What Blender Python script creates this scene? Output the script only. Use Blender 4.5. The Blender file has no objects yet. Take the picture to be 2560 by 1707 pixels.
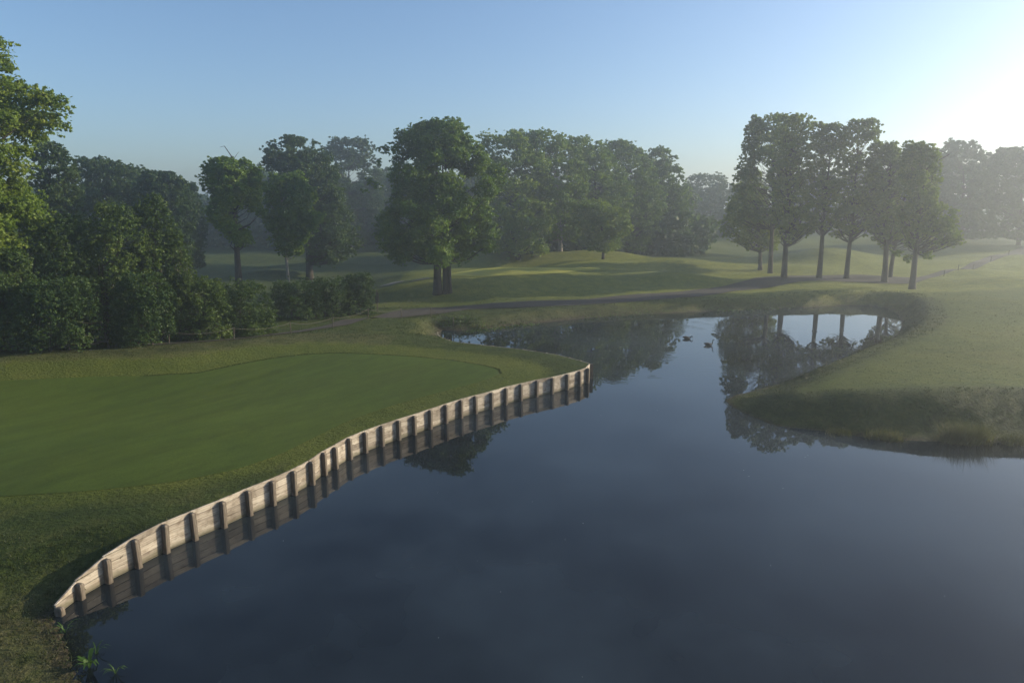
import bpy, bmesh, math, random
import numpy as np
from mathutils import Vector, Matrix
from mathutils.geometry import delaunay_2d_cdt

# ------------------------------------------------------------------ camera, sky, sun, exposure
S = bpy.context.scene
cam_d = bpy.data.cameras.new("camera"); cam = bpy.data.objects.new("camera", cam_d)
S.collection.objects.link(cam); S.camera = cam
cam_d.lens = 24; cam_d.sensor_width = 36; cam_d.clip_end = 4000; cam_d.clip_start = .1
cam.location = (0, 0, 10); cam.rotation_euler = (math.radians(90 - 10.973), 0, 0)

SUN_AZ, SUN_EL = math.radians(75), math.radians(17)
W = bpy.data.worlds.new("World"); S.world = W; W.use_nodes = True
wn = W.node_tree.nodes; wl = W.node_tree.links
sky = wn.new('ShaderNodeTexSky'); sky.sky_type = 'NISHITA'; sky.sun_disc = False
sky.sun_elevation = SUN_EL; sky.sun_rotation = SUN_AZ
sky.air_density = .95; sky.dust_density = 1.8; sky.ozone_density = 3.4; sky.altitude = 50
wl.new(sky.outputs[0], wn['Background'].inputs[0]); wn['Background'].inputs[1].default_value = .15
sun_d = bpy.data.lights.new("sun", 'SUN'); sun_d.energy = 5.0; sun_d.angle = math.radians(.5); sun_d.color = (1, .87, .66)
sun = bpy.data.objects.new("sun", sun_d); S.collection.objects.link(sun)
sdir = Vector((math.sin(SUN_AZ)*math.cos(SUN_EL), math.cos(SUN_AZ)*math.cos(SUN_EL), math.sin(SUN_EL)))
sun.rotation_euler = sdir.to_track_quat('Z', 'Y').to_euler(); sun.location = (120, 60, 60)
S.view_settings.view_transform = 'Standard'; S.view_settings.look = 'None'
S.view_settings.gamma = 1; S.view_settings.exposure = .40
HAZE_DENSITY, HAZE_G = .0018, .70

S.render.engine = 'CYCLES'
cy = S.cycles
cy.use_denoising = True; cy.max_bounces = 6; cy.diffuse_bounces = 2; cy.glossy_bounces = 3; cy.transmission_bounces = 3
cy.volume_bounces = 2; cy.transparent_max_bounces = 16; cy.caustics_reflective = False; cy.caustics_refractive = False

# ------------------------------------------------------------------ measured layout, metres
DATA = {'WALL': [(-11.45, 15.52), (-11.38, 16.26), (-11.11, 17.08), (-10.72, 17.88), (-10.35, 18.74), (-9.86, 19.55), (-9.31, 20.38), (-8.82, 21.27), (-8.31, 22.06), (-7.85, 22.9), (-7.49, 23.8), (-7.28, 24.73), (-7.02, 25.4), (-6.69, 26.41),
          (-6.22, 27.22), (-5.67, 28.02), (-5.08, 28.82), (-4.49, 29.53), (-3.88, 30.34), (-3.23, 31.22), (-2.57, 32.03), (-1.89, 32.78), (-1.13, 33.51), (-0.41, 34.38), (0.39, 35.12), (1.26, 35.9), (2.14, 36.52), (3.02, 37.31),
          (3.79, 38.13), (4.31, 38.84), (4.65, 39.88)],
 'WALL_BACK': [(4.1, 40.78), (2.88, 42.43), (0.69, 44.07), (-1.35, 45.24), (-4.13, 46.78), (-5.0, 48.2), (-5.45, 49.4), (-5.6, 50.7)],
 'SHORE': [(-5.92, 56.8), (-4.58, 56.17), (-2.64, 56.58), (-0.41, 58.32), (1.94, 59.92), (4.52, 61.37), (7.25, 63.14), (11.9, 65.01), (16.65, 66.42), (21.33, 67.59), (26.47, 69.11), (30.78, 70.05), (34.55, 71.35), (37.81, 71.35),
           (38.55, 69.73), (37.18, 65.01), (34.89, 60.4), (32.61, 56.58), (30.18, 53.21), (26.71, 48.9), (23.78, 46.2), (19.49, 42.27), (15.3, 38.53), (12.56, 36.34), (11.25, 35.04), (11.32, 33.58), (11.64, 32.24), (12.33, 30.67),
           (13.51, 30.09), (14.77, 29.78), (15.99, 29.05), (17.69, 28.64), (19.46, 28.41), (22.27, 28.3), (30, 27.6), (45, 26), (80, 22), (90, -60), (-45, -60), (-26, -20), (-12, 0), (-9.2, 8), (-8.93, 13.01), (-9.58, 13.59),
           (-10.4, 14.49), (-10.91, 15.04)],
 'CTL': [(-15.41, 26.35, 1.02), (-11.24, 29.41, 1.0), (-6.8, 37.62, 1.05), (-1.96, 39.5, 1.0), (-25.24, 32.57, 1.15), (-21.3, 35.01, 1.15), (-16.96, 37.2, 1.15), (-13.55, 39.41, 1.1), (-16.85, 21.13, 1.0), (-12.6, 21.23, 0.96),
         (-15.1, 18.72, 0.8), (-13.0, 19.09, 0.9), (-12.73, 15.4, 0.22), (-10.96, 12.97, 0.12), (-11.31, 15.03, 0.16), (-9.77, 12.99, 0.1), (-12.81, 16.48, 0.42), (-18.55, 18.23, 0.5), (-27.19, 35.4, 2.1), (-23.73, 37.3, 2.1),
         (-19.76, 39.13, 2.05), (-15.78, 42.18, 1.85), (-12.09, 47.11, 1.55), (-9.1, 49.13, 1.35), (-32.99, 34.17, 2.1), (-25.67, 40.39, 1.7), (-20.56, 42.39, 1.6), (-17.99, 44.97, 1.4), (-16.37, 48.01, 1.2), (-13.62, 53.18, 0.95),
         (-11.61, 56.91, 0.8), (-9.93, 60.39, 0.75), (-4.73, 64.5, 0.75), (-1.85, 65.34, 0.8), (6.14, 66.78, 0.9), (16.0, 71.47, 1.0), (26.15, 77.83, 1.1), (35.91, 84.54, 1.2), (44.37, 86.23, 1.3), (49.64, 83.68, 1.45), (-7.5, 70.32, 0.6),
         (-13.32, 75.35, 0.9), (-13.32, 67.69, 0.6), (-10.74, 77.82, 1.7), (-7.7, 77.32, 2.1), (-1.28, 76.84, 2.1), (6.2, 78.3, 2.1), (13.1, 80.86, 2.1), (-3.49, 71.5, 0.95), (5.89, 74.12, 1.0), (1.14, 74.34, 1.5), (-9.46, 84.31, 2.3),
         (1.36, 88.71, 2.35), (11.12, 90.12, 2.4), (17.63, 85.41, 2.2), (22.67, 83.79, 1.6), (34.23, 95.26, 1.3), (21.11, 77.83, 1.2), (36.93, 92.68, 1.3), (46.68, 95.26, 1.3), (52.45, 89.19, 1.4), (20.62, 30.53, 1.6), (23.15, 29.83, 1.65),
         (17.48, 32.21, 1.4), (15.8, 33.15, 1.15), (14.46, 34.1, 0.85), (13.07, 34.53, 0.5), (30.88, 40.35, 1.75), (29.21, 43.93, 1.6), (35.55, 56.63, 1.4), (46.2, 61.18, 1.9), (56.75, 82.79, 1.7), (73.51, 98.26, 1.9), (-40, 58, 1.5),
         (-60, 60, 1.6), (-60, 80, 1.4), (-20, 60, 0.95), (-30, 50, 1.55), (-45, 48, 1.7), (-15, 52, 1.0), (-20, 85, 0.7), (-40, 110, 0.8), (0, 112, 1.6), (20, 118, 1.8), (50, 130, 1.5), (30, 150, 1.6), (-60, 160, 1.2), (0, 200, 1.8),
         (90, 150, 4.2), (75, 125, 2.6), (110, 150, 3.3), (120, 200, 4), (60, 200, 2.5), (45, 33, 1.8), (60, 45, 1.9), (80, 80, 2.2), (120, 100, 2.6), (-60, 30, 1.8), (-60, 10, 1.5), (-40, -40, 0.8), (100, 30, 2), (-300, 300, 2),
         (300, 300, 4), (0, 500, 3), (-300, 0, 2), (400, 0, 2), (-20, 8, 0.4), (-28, 20, 0.9)],
 'WALLTOP': [],
 'MOUNDS': [(53.24, 113.39, 1.7, 9, 4.5, 0.1), (29.36, 87.78, 0.5, 8, 2, 0.35), (20.02, 81.57, 0.6, 7, 2, 0.3), (29.98, 101.55, 0.9, 14, 4, 0.1), (40.19, 97.99, 0.35, 5, 2, 0.3), (-5.48, 113.59, 0.9, 18, 5, 0),
            (10.27, 112.26, 0.8, 16, 4, 0), (-31.79, 92.95, 1.0, 5, 2.5, 0.1), (-28.25, 106.68, 0.9, 14, 3, 0.0), (-13.78, 87.78, 0.5, 4, 1.6, 0.2), (-13.23, 76.17, 0.4, 5, 1.0, 0.25), (-11.27, 55.18, 0.35, 5, 1.2, 0.3)],
 'PATH': [((-25.79, 40.59), (-25.55, 40.2)), ((-20.72, 42.74), (-20.39, 42.03)), ((-18.23, 45.6), (-17.75, 44.36)), ((-16.6, 48.71), (-16.15, 47.32)), ((-13.83, 54.02), (-13.37, 52.18)), ((-11.94, 58.57), (-11.35, 55.56)),
          ((-10.45, 63.64), (-9.61, 58.4)), ((-8.24, 65.39), (-7.16, 60.39)), ((-4.84, 66.0), (-3.67, 63.35)), ((-1.9, 67.19), (0.12, 63.86)), ((3.27, 68.78), (3.58, 64.68)), ((6.99, 69.76), (6.54, 65.23)), ((11.37, 71.5), (12.35, 67.7)),
          ((16.64, 73.34), (19.24, 70.74)), ((23.81, 77.83), (25.46, 75.72)), ((30.6, 85.55), (30.59, 79.17)), ((37.37, 88.06), (34.86, 82.02)), ((45.93, 89.34), (43.03, 83.58)), ((51.53, 86.94), (49.04, 82.65)),
          ((63.33, 98.13), (62.31, 94.61)), ((77.88, 112.83), (77.2, 109.08)), ((94.45, 126.69), (93.12, 121.94))],
 'GREEN': [(-30.46, 32.16), (-25.86, 33.4), (-22.33, 34.83), (-19.71, 35.49), (-17.24, 36.48), (-15.85, 38.08), (-14.36, 39.53), (-12.65, 40.7), (-10.67, 41.3), (-7.96, 41.22), (-5.77, 40.93), (-3.57, 40.21), (-1.69, 39.04), (-0.77, 38.13),
           (-0.63, 37.12), (-1.54, 35.54), (-3.64, 33.23), (-5.64, 30.9), (-7.13, 28.54), (-7.99, 26.23), (-8.73, 24.25), (-9.75, 22.73), (-11.33, 21.57), (-13.81, 20.85), (-16.46, 20.61), (-20.25, 20.78)],
 'FARGREEN': [(-10.8, 81.41), (-9.58, 85.41), (-4.26, 87.99), (1.37, 89.36), (7.08, 89.78), (11.12, 90.12), (11.72, 88.13), (8.21, 83.69), (5.84, 80.35), (1.21, 78.8), (-3.8, 78.3), (-7.8, 78.3)],
 'BUNKERS': [[(-15.95, 81.53), (-14.82, 84.1), (-13.13, 83.58), (-13.08, 81.55), (-14.06, 79.64), (-15.33, 79.62)], [(-12.0, 77.83), (-11.26, 79.7), (-9.85, 80.7), (-9.46, 78.75), (-10.51, 77.83), (-11.38, 76.97)]],
 'TREES': [{'name': 'oak_tree',
            'label': 'large sunlit oak leaning into the picture at the left edge, nearest tree',
            'x': -33.09,
            'y': 37.49,
            'rot': 0.723,
            'prof': [(5.29, -0.85, 5.31), (5.83, -1.47, 6.02), (6.93, -2.17, 6.81), (8.02, -2.52, 6.39), (9.21, -2.69, 5.99), (10.38, -2.55, 6.04), (11.55, -2.4, 6.26), (12.53, -2.28, 7.79), (13.37, -1.86, 8.34), (14.19, -1.27, 7.87),
                     (14.7, -0.87, 6.21), (15.89, 0.63, 5.83), (16.71, 1.25, 5.58), (17.37, 0.83, 4.32)],
            'tr': 0.5,
            'group': None,
            'leaf': 0.2,
            'n': 30000,
            'puff': 0.15,
            'pal': 1},
           {'name': 'oak_tree',
            'label': 'broad oak with three trunks standing alone by the path before the far green',
            'x': -7.65,
            'y': 72.6,
            'rot': 0.105,
            'prof': [(3.7, -4.57, 2.75), (4.43, -5.9, 5.31), (6.48, -6.64, 6.39), (8.06, -5.69, 5.33), (9.85, -4.6, 5.11), (11.18, -4.56, 6.72), (12.5, -4.74, 6.96), (13.59, -4.48, 5.37), (14.76, -5.01, 4.69), (15.76, -4.41, 4.03),
                     (16.83, -3.06, 2.92), (17.91, -0.83, 1.16)],
            'tr': 0.42,
            'group': None,
            'leaf': 0.26,
            'n': 30000,
            'puff': 0.14,
            'multi': 1,
            'pal': 0,
            'gap': 0.05,
            'lobes': [(-5.45, 14.81, 0.56), (-5.93, 13.56, 0.37), (-6.97, 11.68, 0.47), (-7.53, 10.81, 0.37), (-6.11, 11.16, 0.42), (6.86, 12.75, 0.47), (6.5, 11.64, 0.42), (-0.18, 17.6, 0.56)]},
           {'name': 'oak_tree',
            'label': 'straight trunked oak with a dead snag on top, left of the pale slender trunk',
            'x': -26.78,
            'y': 66.83,
            'rot': 0.381,
            'prof': [(5.89, -0.48, 1.29), (6.6, -0.82, 1.94), (7.65, -1.89, 2.61), (8.89, -2.56, 2.97), (10.53, -2.05, 2.6), (11.75, -2.9, 2.88), (13.16, -2.42, 2.78), (14.06, -1.41, -0.27)],
            'tr': 0.42,
            'group': 'trees behind the hedge',
            'leaf': 0.26,
            'n': 9000,
            'puff': 0.19,
            'pal': 0,
            'snag': 1,
            'gap': 0.2},
           {'name': 'slender_tree',
            'label': 'small rounded tree on a pale thin leaning trunk behind the dark hedge',
            'x': -23.98,
            'y': 73.17,
            'rot': 0.317,
            'prof': [(4.51, -0.84, 1.37), (5.67, -1.64, 1.88), (7.03, -1.77, 2.85), (8.39, -2.32, 4.19), (9.75, -2.24, 3.67), (11.54, -2.12, 2.87), (12.78, -1.19, 1.84)],
            'tr': 0.2,
            'group': 'trees behind the hedge',
            'leaf': 0.27,
            'n': 9000,
            'puff': 0.2,
            'pal': 0,
            'lean': 0.8,
            'bark': 1},
           {'name': 'oak_tree',
            'label': 'tall dark oak behind the pale slender trunk, its top lobes cut against the sky',
            'x': -26.98,
            'y': 91.09,
            'rot': 0.288,
            'prof': [(2.23, 0.29, 5.09), (4.54, -0.96, 6.91), (6.83, -0.83, 6.72), (9.1, -0.71, 5.39), (12.45, -1.06, 4.7), (14.36, -4.93, 4.8), (15.7, -5.1, 3.2), (17.32, -4.37, 2.19), (18.39, -2.84, 0.35)],
            'tr': 0.5,
            'group': 'trees behind the hedge',
            'leaf': 0.32,
            'n': 11000,
            'puff': 0.17,
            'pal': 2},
           {'name': 'tree',
            'label': 'hazy blue round topped tree far behind the tall dark oak',
            'x': -34.33,
            'y': 146.02,
            'rot': 0.231,
            'prof': [(1.55, -7.03, 7.35), (11.49, -6.51, 7.7), (18.56, -5.28, 6.78), (21.61, -4.26, 6.0), (23.35, -1.58, 3.67)],
            'tr': 0.5,
            'group': None,
            'leaf': 0.45,
            'n': 12000,
            'puff': 0.15,
            'pal': 2},
           {'name': 'oak_tree',
            'label': 'dense oak in the far row, directly right of the lone three trunked oak',
            'x': 0.97,
            'y': 109.0,
            'rot': -0.009,
            'prof': [(0.93, -4.84, 4.84), (5.71, -5.5, 5.47), (10.4, -6.14, 5.42), (15.02, -6.77, 4.69), (18.27, -6.4, 2.65), (19.05, -5.73, -2.04)],
            'tr': 0.4,
            'group': 'row of trees beyond the far green',
            'leaf': 0.36,
            'n': 10000,
            'puff': 0.18,
            'pal': 0},
           {'name': 'oak_tree',
            'label': 'dense oak in the far row with a pale bare trunk showing below the leaves',
            'x': 7.95,
            'y': 112.72,
            'rot': -0.07,
            'prof': [(2.1, -3.38, 3.03), (7.01, -4.84, 3.64), (11.84, -5.57, 4.8), (15.25, -6.98, 3.48), (18.3, -8.38, -0.04), (19.32, -7.69, -3.51)],
            'tr': 0.35,
            'group': 'row of trees beyond the far green',
            'leaf': 0.36,
            'n': 10000,
            'puff': 0.18,
            'pal': 0,
            'bark': 1},
           {'name': 'oak_tree',
            'label': 'middle oak of the far row with a flat lobed top',
            'x': 14.54,
            'y': 118.11,
            'rot': -0.122,
            'prof': [(1.43, -3.01, 3.67), (5.48, -3.83, 5.01), (10.57, -4.65, 6.3), (14.87, -6.19, 4.0), (18.78, -7.71, 1.01), (19.99, -6.26, -1.91)],
            'tr': 0.4,
            'group': 'row of trees beyond the far green',
            'leaf': 0.38,
            'n': 9000,
            'puff': 0.18,
            'pal': 0},
           {'name': 'tree',
            'label': 'tall crown in the far row, second from its right end',
            'x': 20.96,
            'y': 125.26,
            'rot': -0.166,
            'prof': [(1.25, -1.59, 3.09), (4.53, -2.47, 5.28), (9.93, -3.4, 6.97), (14.5, -3.53, 4.89), (18.65, -5.95, 2.46), (20.38, -4.45, -0.63)],
            'tr': 0.4,
            'group': 'row of trees beyond the far green',
            'leaf': 0.4,
            'n': 9000,
            'puff': 0.17,
            'pal': 0},
           {'name': 'tree',
            'label': 'smooth domed tree closing the right end of the far row',
            'x': 29.34,
            'y': 132.8,
            'rot': -0.217,
            'prof': [(2.8, -2.96, 2.77), (6.76, -4.76, 5.16), (10.84, -4.9, 4.96), (14.88, -5.05, 3.18), (18.49, -5.99, 1.67), (20.24, -4.42, -0.4)],
            'tr': 0.4,
            'group': 'row of trees beyond the far green',
            'leaf': 0.4,
            'n': 9000,
            'puff': 0.17,
            'pal': 0},
           {'name': 'young_tree',
            'label': 'low leafy tree with sunlit drooping boughs in front of the far row',
            'x': 13.95,
            'y': 105.08,
            'rot': -0.132,
            'prof': [(1.33, -2.34, 0.96), (2.65, -3.03, 2.24), (4.95, -4.4, 4.13), (7.55, -5.11, 3.4), (8.85, -5.79, -1.85)],
            'tr': 0.22,
            'group': 'row of trees beyond the far green',
            'leaf': 0.34,
            'n': 4500,
            'puff': 0.22,
            'pal': 1},
           {'name': 'tree',
            'label': 'hazy tree far off in the gap right of the far row',
            'x': 55.17,
            'y': 192.24,
            'rot': -0.279,
            'prof': [(-0.15, -8.33, 7.1), (9.38, -8.77, 6.53), (15.25, -7.27, 4.83), (17.24, -4.45, 0.16)],
            'tr': 0.4,
            'group': None,
            'leaf': 0.55,
            'n': 5000,
            'puff': 0.19,
            'pal': 2},
           {'name': 'oak_tree',
            'label': 'leftmost trunk of the right clump with low boughs spreading left',
            'x': 35.46,
            'y': 97.77,
            'rot': -0.348,
            'prof': [(2.93, -1.62, 1.75), (4.75, -5.34, 2.8), (6.27, -5.8, 3.33), (9.3, -4.95, 2.44), (12.3, -3.72, 0.31)],
            'tr': 0.3,
            'group': 'clump of tall trees at the right end of the pond',
            'leaf': 0.32,
            'n': 5500,
            'puff': 0.156,
            'air': 0.95,
            'pal': 1},
           {'name': 'oak_tree',
            'label': 'tallest tree of the right clump, second trunk from the left',
            'x': 34.63,
            'y': 91.68,
            'rot': -0.361,
            'prof': [(6.99, -5.18, 1.97), (10.39, -5.57, 2.59), (13.74, -5.21, 2.87), (16.49, -4.49, 2.61), (18.67, -4.33, 2.43), (20.75, -3.41, -0.03)],
            'tr': 0.34,
            'group': 'clump of tall trees at the right end of the pond',
            'leaf': 0.31,
            'n': 9000,
            'puff': 0.133,
            'air': 0.95,
            'pal': 1},
           {'name': 'oak_tree',
            'label': 'tall thick trunked tree in the right clump, third trunk from the left',
            'x': 34.05,
            'y': 85.47,
            'rot': -0.379,
            'prof': [(4.36, -0.47, 1.84), (5.54, -1.2, 3.12), (8.7, -2.57, 3.74), (11.83, -2.7, 2.46), (15.44, -3.53, 2.74), (18.48, -3.46, 2.48), (19.58, -2.12, 1.27)],
            'tr': 0.38,
            'group': 'clump of tall trees at the right end of the pond',
            'leaf': 0.3,
            'n': 8500,
            'puff': 0.14,
            'air': 0.95,
            'pal': 1},
           {'name': 'oak_tree',
            'label': 'airy crowned tree in the right clump with sky showing through, fourth trunk from the left',
            'x': 38.57,
            'y': 85.72,
            'rot': -0.423,
            'prof': [(6.05, -1.17, 1.23), (8.17, -2.49, 2.07), (11.84, -2.8, 2.28), (14.93, -1.97, 1.95), (17.49, -2.63, 2.27), (18.77, -2.23, 1.12)],
            'tr': 0.34,
            'group': 'clump of tall trees at the right end of the pond',
            'leaf': 0.3,
            'n': 5500,
            'puff': 0.156,
            'air': 0.95,
            'pal': 1},
           {'name': 'oak_tree',
            'label': 'tree in the right clump with a round top leaning right, fifth trunk from the left',
            'x': 42.24,
            'y': 86.21,
            'rot': -0.456,
            'prof': [(5.22, -2.11, 1.59), (6.57, -2.61, 3.03), (10.28, -2.49, 4.17), (13.4, -2.18, 3.35), (16.51, -2.36, 2.17), (18.28, -2.03, 2.52), (19.29, -1.03, 1.71)],
            'tr': 0.32,
            'group': 'clump of tall trees at the right end of the pond',
            'leaf': 0.31,
            'n': 7500,
            'puff': 0.14,
            'air': 0.95,
            'pal': 1},
           {'name': 'oak_tree',
            'label': 'shorter tree in the right clump, thicker of the close pair of trunks',
            'x': 46.01,
            'y': 84.26,
            'rot': -0.5,
            'prof': [(5.2, -2.2, 1.34), (8.08, -3.03, 1.84), (11.7, -3.39, 1.99), (15.53, -3.69, 1.14), (16.79, -2.71, -0.03)],
            'tr': 0.38,
            'group': 'clump of tall trees at the right end of the pond',
            'leaf': 0.31,
            'n': 7500,
            'puff': 0.148,
            'air': 0.95,
            'pal': 1},
           {'name': 'oak_tree',
            'label': 'shorter tree in the right clump, thinner of the close pair of trunks',
            'x': 48.46,
            'y': 87.47,
            'rot': -0.506,
            'prof': [(3.71, -1.24, 1.57), (5.09, -2.05, 3.5), (8.6, -1.39, 4.08), (11.25, -1.16, 4.27), (14.4, -1.41, 3.47), (16.48, 0.01, 2.16)],
            'tr': 0.28,
            'group': 'clump of tall trees at the right end of the pond',
            'leaf': 0.32,
            'n': 6000,
            'puff': 0.156,
            'air': 0.95,
            'pal': 1},
           {'name': 'oak_tree',
            'label': 'rightmost tree of the right clump with low boughs reaching right over the bank',
            'x': 45.62,
            'y': 77.58,
            'rot': -0.532,
            'prof': [(4.77, -1.2, 2.92), (5.51, -1.39, 4.37), (6.93, -2.19, 3.84), (8.6, -2.56, 3.47), (10.03, -1.41, 1.5), (11.44, -2.05, 2.04), (14.73, -2.57, 1.29), (16.22, -2.2, 0.45)],
            'tr': 0.36,
            'group': 'clump of tall trees at the right end of the pond',
            'leaf': 0.3,
            'n': 8000,
            'puff': 0.14,
            'air': 0.95,
            'pal': 1,
            'snag': 2,
            'lobes': [(-1.83, 4.01, 0.57), (-0.79, 3.5, 0.57), (1.29, 3.91, 0.63), (3.16, 5.78, 0.69), (4.0, 5.42, 0.46)]},
           {'name': 'willow_tree',
            'label': 'thin grey green tree in the left wood, just right of the near oak',
            'x': -41.57,
            'y': 61.22,
            'rot': 0.596,
            'prof': [(6.03, -1.33, 3.23), (9.1, -0.68, 3.38), (11.37, -0.56, 3.35), (13.23, -0.23, 2.81), (14.41, 0.37, 1.8)],
            'tr': 0.3,
            'group': 'trees of the wood on the left',
            'leaf': 0.26,
            'n': 5000,
            'puff': 0.2,
            'pal': 2},
           {'name': 'tree',
            'label': 'round topped tree at the back of the left wood, tallest behind the saplings',
            'x': -50.08,
            'y': 81.9,
            'rot': 0.549,
            'prof': [(0.83, -2.98, 5.16), (4.99, -2.98, 6.02), (11.13, -1.92, 6.21), (13.65, -1.03, 5.51), (14.82, -0.05, 3.48)],
            'tr': 0.4,
            'group': 'trees of the wood on the left',
            'leaf': 0.34,
            'n': 9000,
            'puff': 0.17,
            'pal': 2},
           {'name': 'tree',
            'label': 'broad tree at the back of the left wood in the dip of its skyline',
            'x': -49.4,
            'y': 89.24,
            'rot': 0.506,
            'prof': [(2.4, -3.62, 4.86), (9.1, -2.97, 5.44), (12.93, -2.13, 4.24), (14.21, -0.81, 1.86)],
            'tr': 0.4,
            'group': 'trees of the wood on the left',
            'leaf': 0.34,
            'n': 8000,
            'puff': 0.17,
            'pal': 2},
           {'name': 'tree',
            'label': 'lobed tree at the back of the left wood, second from its right end',
            'x': -41.33,
            'y': 79.95,
            'rot': 0.477,
            'prof': [(3.09, -1.88, 3.58), (9.59, -1.82, 4.68), (12.29, -1.57, 3.65), (13.5, -0.29, 1.94)],
            'tr': 0.4,
            'group': 'trees of the wood on the left',
            'leaf': 0.33,
            'n': 8000,
            'puff': 0.18,
            'pal': 2},
           {'name': 'tree',
            'label': 'last tree at the right end of the left wood beside the blue gap',
            'x': -46.66,
            'y': 97.4,
            'rot': 0.447,
            'prof': [(1.18, -1.81, 2.67), (6.68, -1.62, 3.39), (11.49, -0.94, 2.93), (13.04, 0.01, 2.49)],
            'tr': 0.4,
            'group': 'trees of the wood on the left',
            'leaf': 0.36,
            'n': 6000,
            'puff': 0.2,
            'pal': 2},
           {'name': 'tree',
            'label': 'dark tree filling the left wood behind the near oak',
            'x': -39.71,
            'y': 52.71,
            'rot': 0.646,
            'prof': [(0.58, -2.81, 3.17), (4.63, -2.59, 3.91), (8.6, -1.88, 3.77), (10.23, -0.66, 2.55)],
            'tr': 0.4,
            'group': 'trees of the wood on the left',
            'leaf': 0.28,
            'n': 8000,
            'puff': 0.18,
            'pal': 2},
           {'name': 'sapling',
            'label': 'tall bushy sapling in the front of the left wood, broadest of them',
            'x': -25.62,
            'y': 42.94,
            'rot': 0.538,
            'prof': [(-0.01, -2.17, 2.39), (3.07, -1.86, 2.67), (5.81, -1.36, 2.67), (7.7, -0.72, 2.35), (8.77, 0.08, 1.61)],
            'tr': 0.14,
            'group': 'saplings along the front of the left wood',
            'leaf': 0.14,
            'n': 11000,
            'puff': 0.15,
            'pal': 3,
            'bush': 1},
           {'name': 'sapling',
            'label': 'tallest thin sapling in the front of the left wood, right of the broadest one',
            'x': -24.12,
            'y': 44.94,
            'rot': 0.493,
            'prof': [(-0.15, -1.26, 2.52), (3.66, -0.91, 2.7), (6.25, -0.67, 2.25), (8.5, -0.34, 1.8), (9.47, 0.24, 1.37)],
            'tr': 0.14,
            'group': 'saplings along the front of the left wood',
            'leaf': 0.14,
            'n': 10000,
            'puff': 0.15,
            'pal': 3,
            'bush': 1},
           {'name': 'sapling',
            'label': 'light stemmed sapling at the right end of the saplings, above the round bushes',
            'x': -22.76,
            'y': 45.64,
            'rot': 0.463,
            'prof': [(-0.23, -1.25, 1.27), (2.15, -1.05, 1.46), (4.49, -0.84, 1.46), (6.23, -0.56, 1.18), (7.37, 0.05, 0.75)],
            'tr': 0.1,
            'group': 'saplings along the front of the left wood',
            'leaf': 0.13,
            'n': 6500,
            'puff': 0.18,
            'pal': 3,
            'bush': 1,
            'bark': 1},
           {'name': 'sapling',
            'label': 'dark sapling left of the broadest one in the left wood',
            'x': -27.95,
            'y': 41.46,
            'rot': 0.593,
            'prof': [(-0.08, -2.07, 2.18), (3.15, -1.72, 2.51), (6.32, -0.96, 2.36), (7.88, 0.07, 1.61)],
            'tr': 0.14,
            'group': 'saplings along the front of the left wood',
            'leaf': 0.14,
            'n': 9000,
            'puff': 0.16,
            'pal': 2,
            'bush': 1},
           {'name': 'sapling',
            'label': 'deep shaded sapling under the near oak at the left edge',
            'x': -29.35,
            'y': 37.98,
            'rot': 0.658,
            'prof': [(0.12, -1.91, 2.43), (1.99, -1.69, 2.64), (3.97, -1.28, 2.44), (5.67, -0.33, 1.81)],
            'tr': 0.14,
            'group': 'saplings along the front of the left wood',
            'leaf': 0.14,
            'n': 8000,
            'puff': 0.17,
            'pal': 2,
            'bush': 1},
           {'name': 'bush',
            'label': 'round light green bush behind the rope fence, in front of the straight oak trunk',
            'x': -19.3,
            'y': 48.29,
            'rot': 0.38,
            'prof': [(-0.27, -2.43, 2.25), (1.79, -2.41, 2.26), (3.03, -2.04, 1.92), (3.7, -0.87, 1.44)],
            'tr': 0.1,
            'group': 'bushes behind the rope fence',
            'leaf': 0.12,
            'n': 8000,
            'puff': 0.17,
            'pal': 3,
            'bush': 1},
           {'name': 'bush',
            'label': 'leafy bush behind the rope fence, left of the round light green one',
            'x': -20.84,
            'y': 45.45,
            'rot': 0.43,
            'prof': [(-0.22, -2.24, 1.63), (1.71, -2.07, 1.77), (3.32, -1.68, 1.62), (4.27, -0.96, 1.15)],
            'tr': 0.1,
            'group': 'bushes behind the rope fence',
            'leaf': 0.12,
            'n': 8000,
            'puff': 0.17,
            'pal': 3,
            'bush': 1},
           {'name': 'bush',
            'label': 'low dark bush at the foot of the saplings',
            'x': -22.65,
            'y': 41.18,
            'rot': 0.503,
            'prof': [(0.35, -1.83, 1.8), (3.03, -1.46, 1.91), (4.36, -0.78, 1.31)],
            'tr': 0.1,
            'group': 'bushes behind the rope fence',
            'leaf': 0.13,
            'n': 7000,
            'puff': 0.18,
            'pal': 2,
            'bush': 1},
           {'name': 'bush',
            'label': 'low dark bush at the far left behind the grassy mound',
            'x': -26.18,
            'y': 38.43,
            'rot': 0.598,
            'prof': [(0.33, -2.21, 2.35), (2.79, -1.74, 2.38), (4.03, -1.02, 1.86)],
            'tr': 0.1,
            'group': 'bushes behind the rope fence',
            'leaf': 0.13,
            'n': 7000,
            'puff': 0.18,
            'pal': 2,
            'bush': 1},
           {'name': 'hedge_bush',
            'label': 'left part of the dark clipped hedge behind the path',
            'x': -18.34,
            'y': 57.13,
            'rot': 0.311,
            'prof': [(-0.88, -2.02, 2.21), (1.06, -2.03, 2.31), (2.54, -1.8, 2.14), (3.09, -1.15, 1.46)],
            'tr': 0.1,
            'group': 'dark hedge behind the path',
            'leaf': 0.13,
            'n': 7000,
            'puff': 0.17,
            'pal': 2,
            'bush': 1},
           {'name': 'hedge_bush',
            'label': 'middle part of the dark clipped hedge behind the path',
            'x': -15.92,
            'y': 58.89,
            'rot': 0.264,
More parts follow.
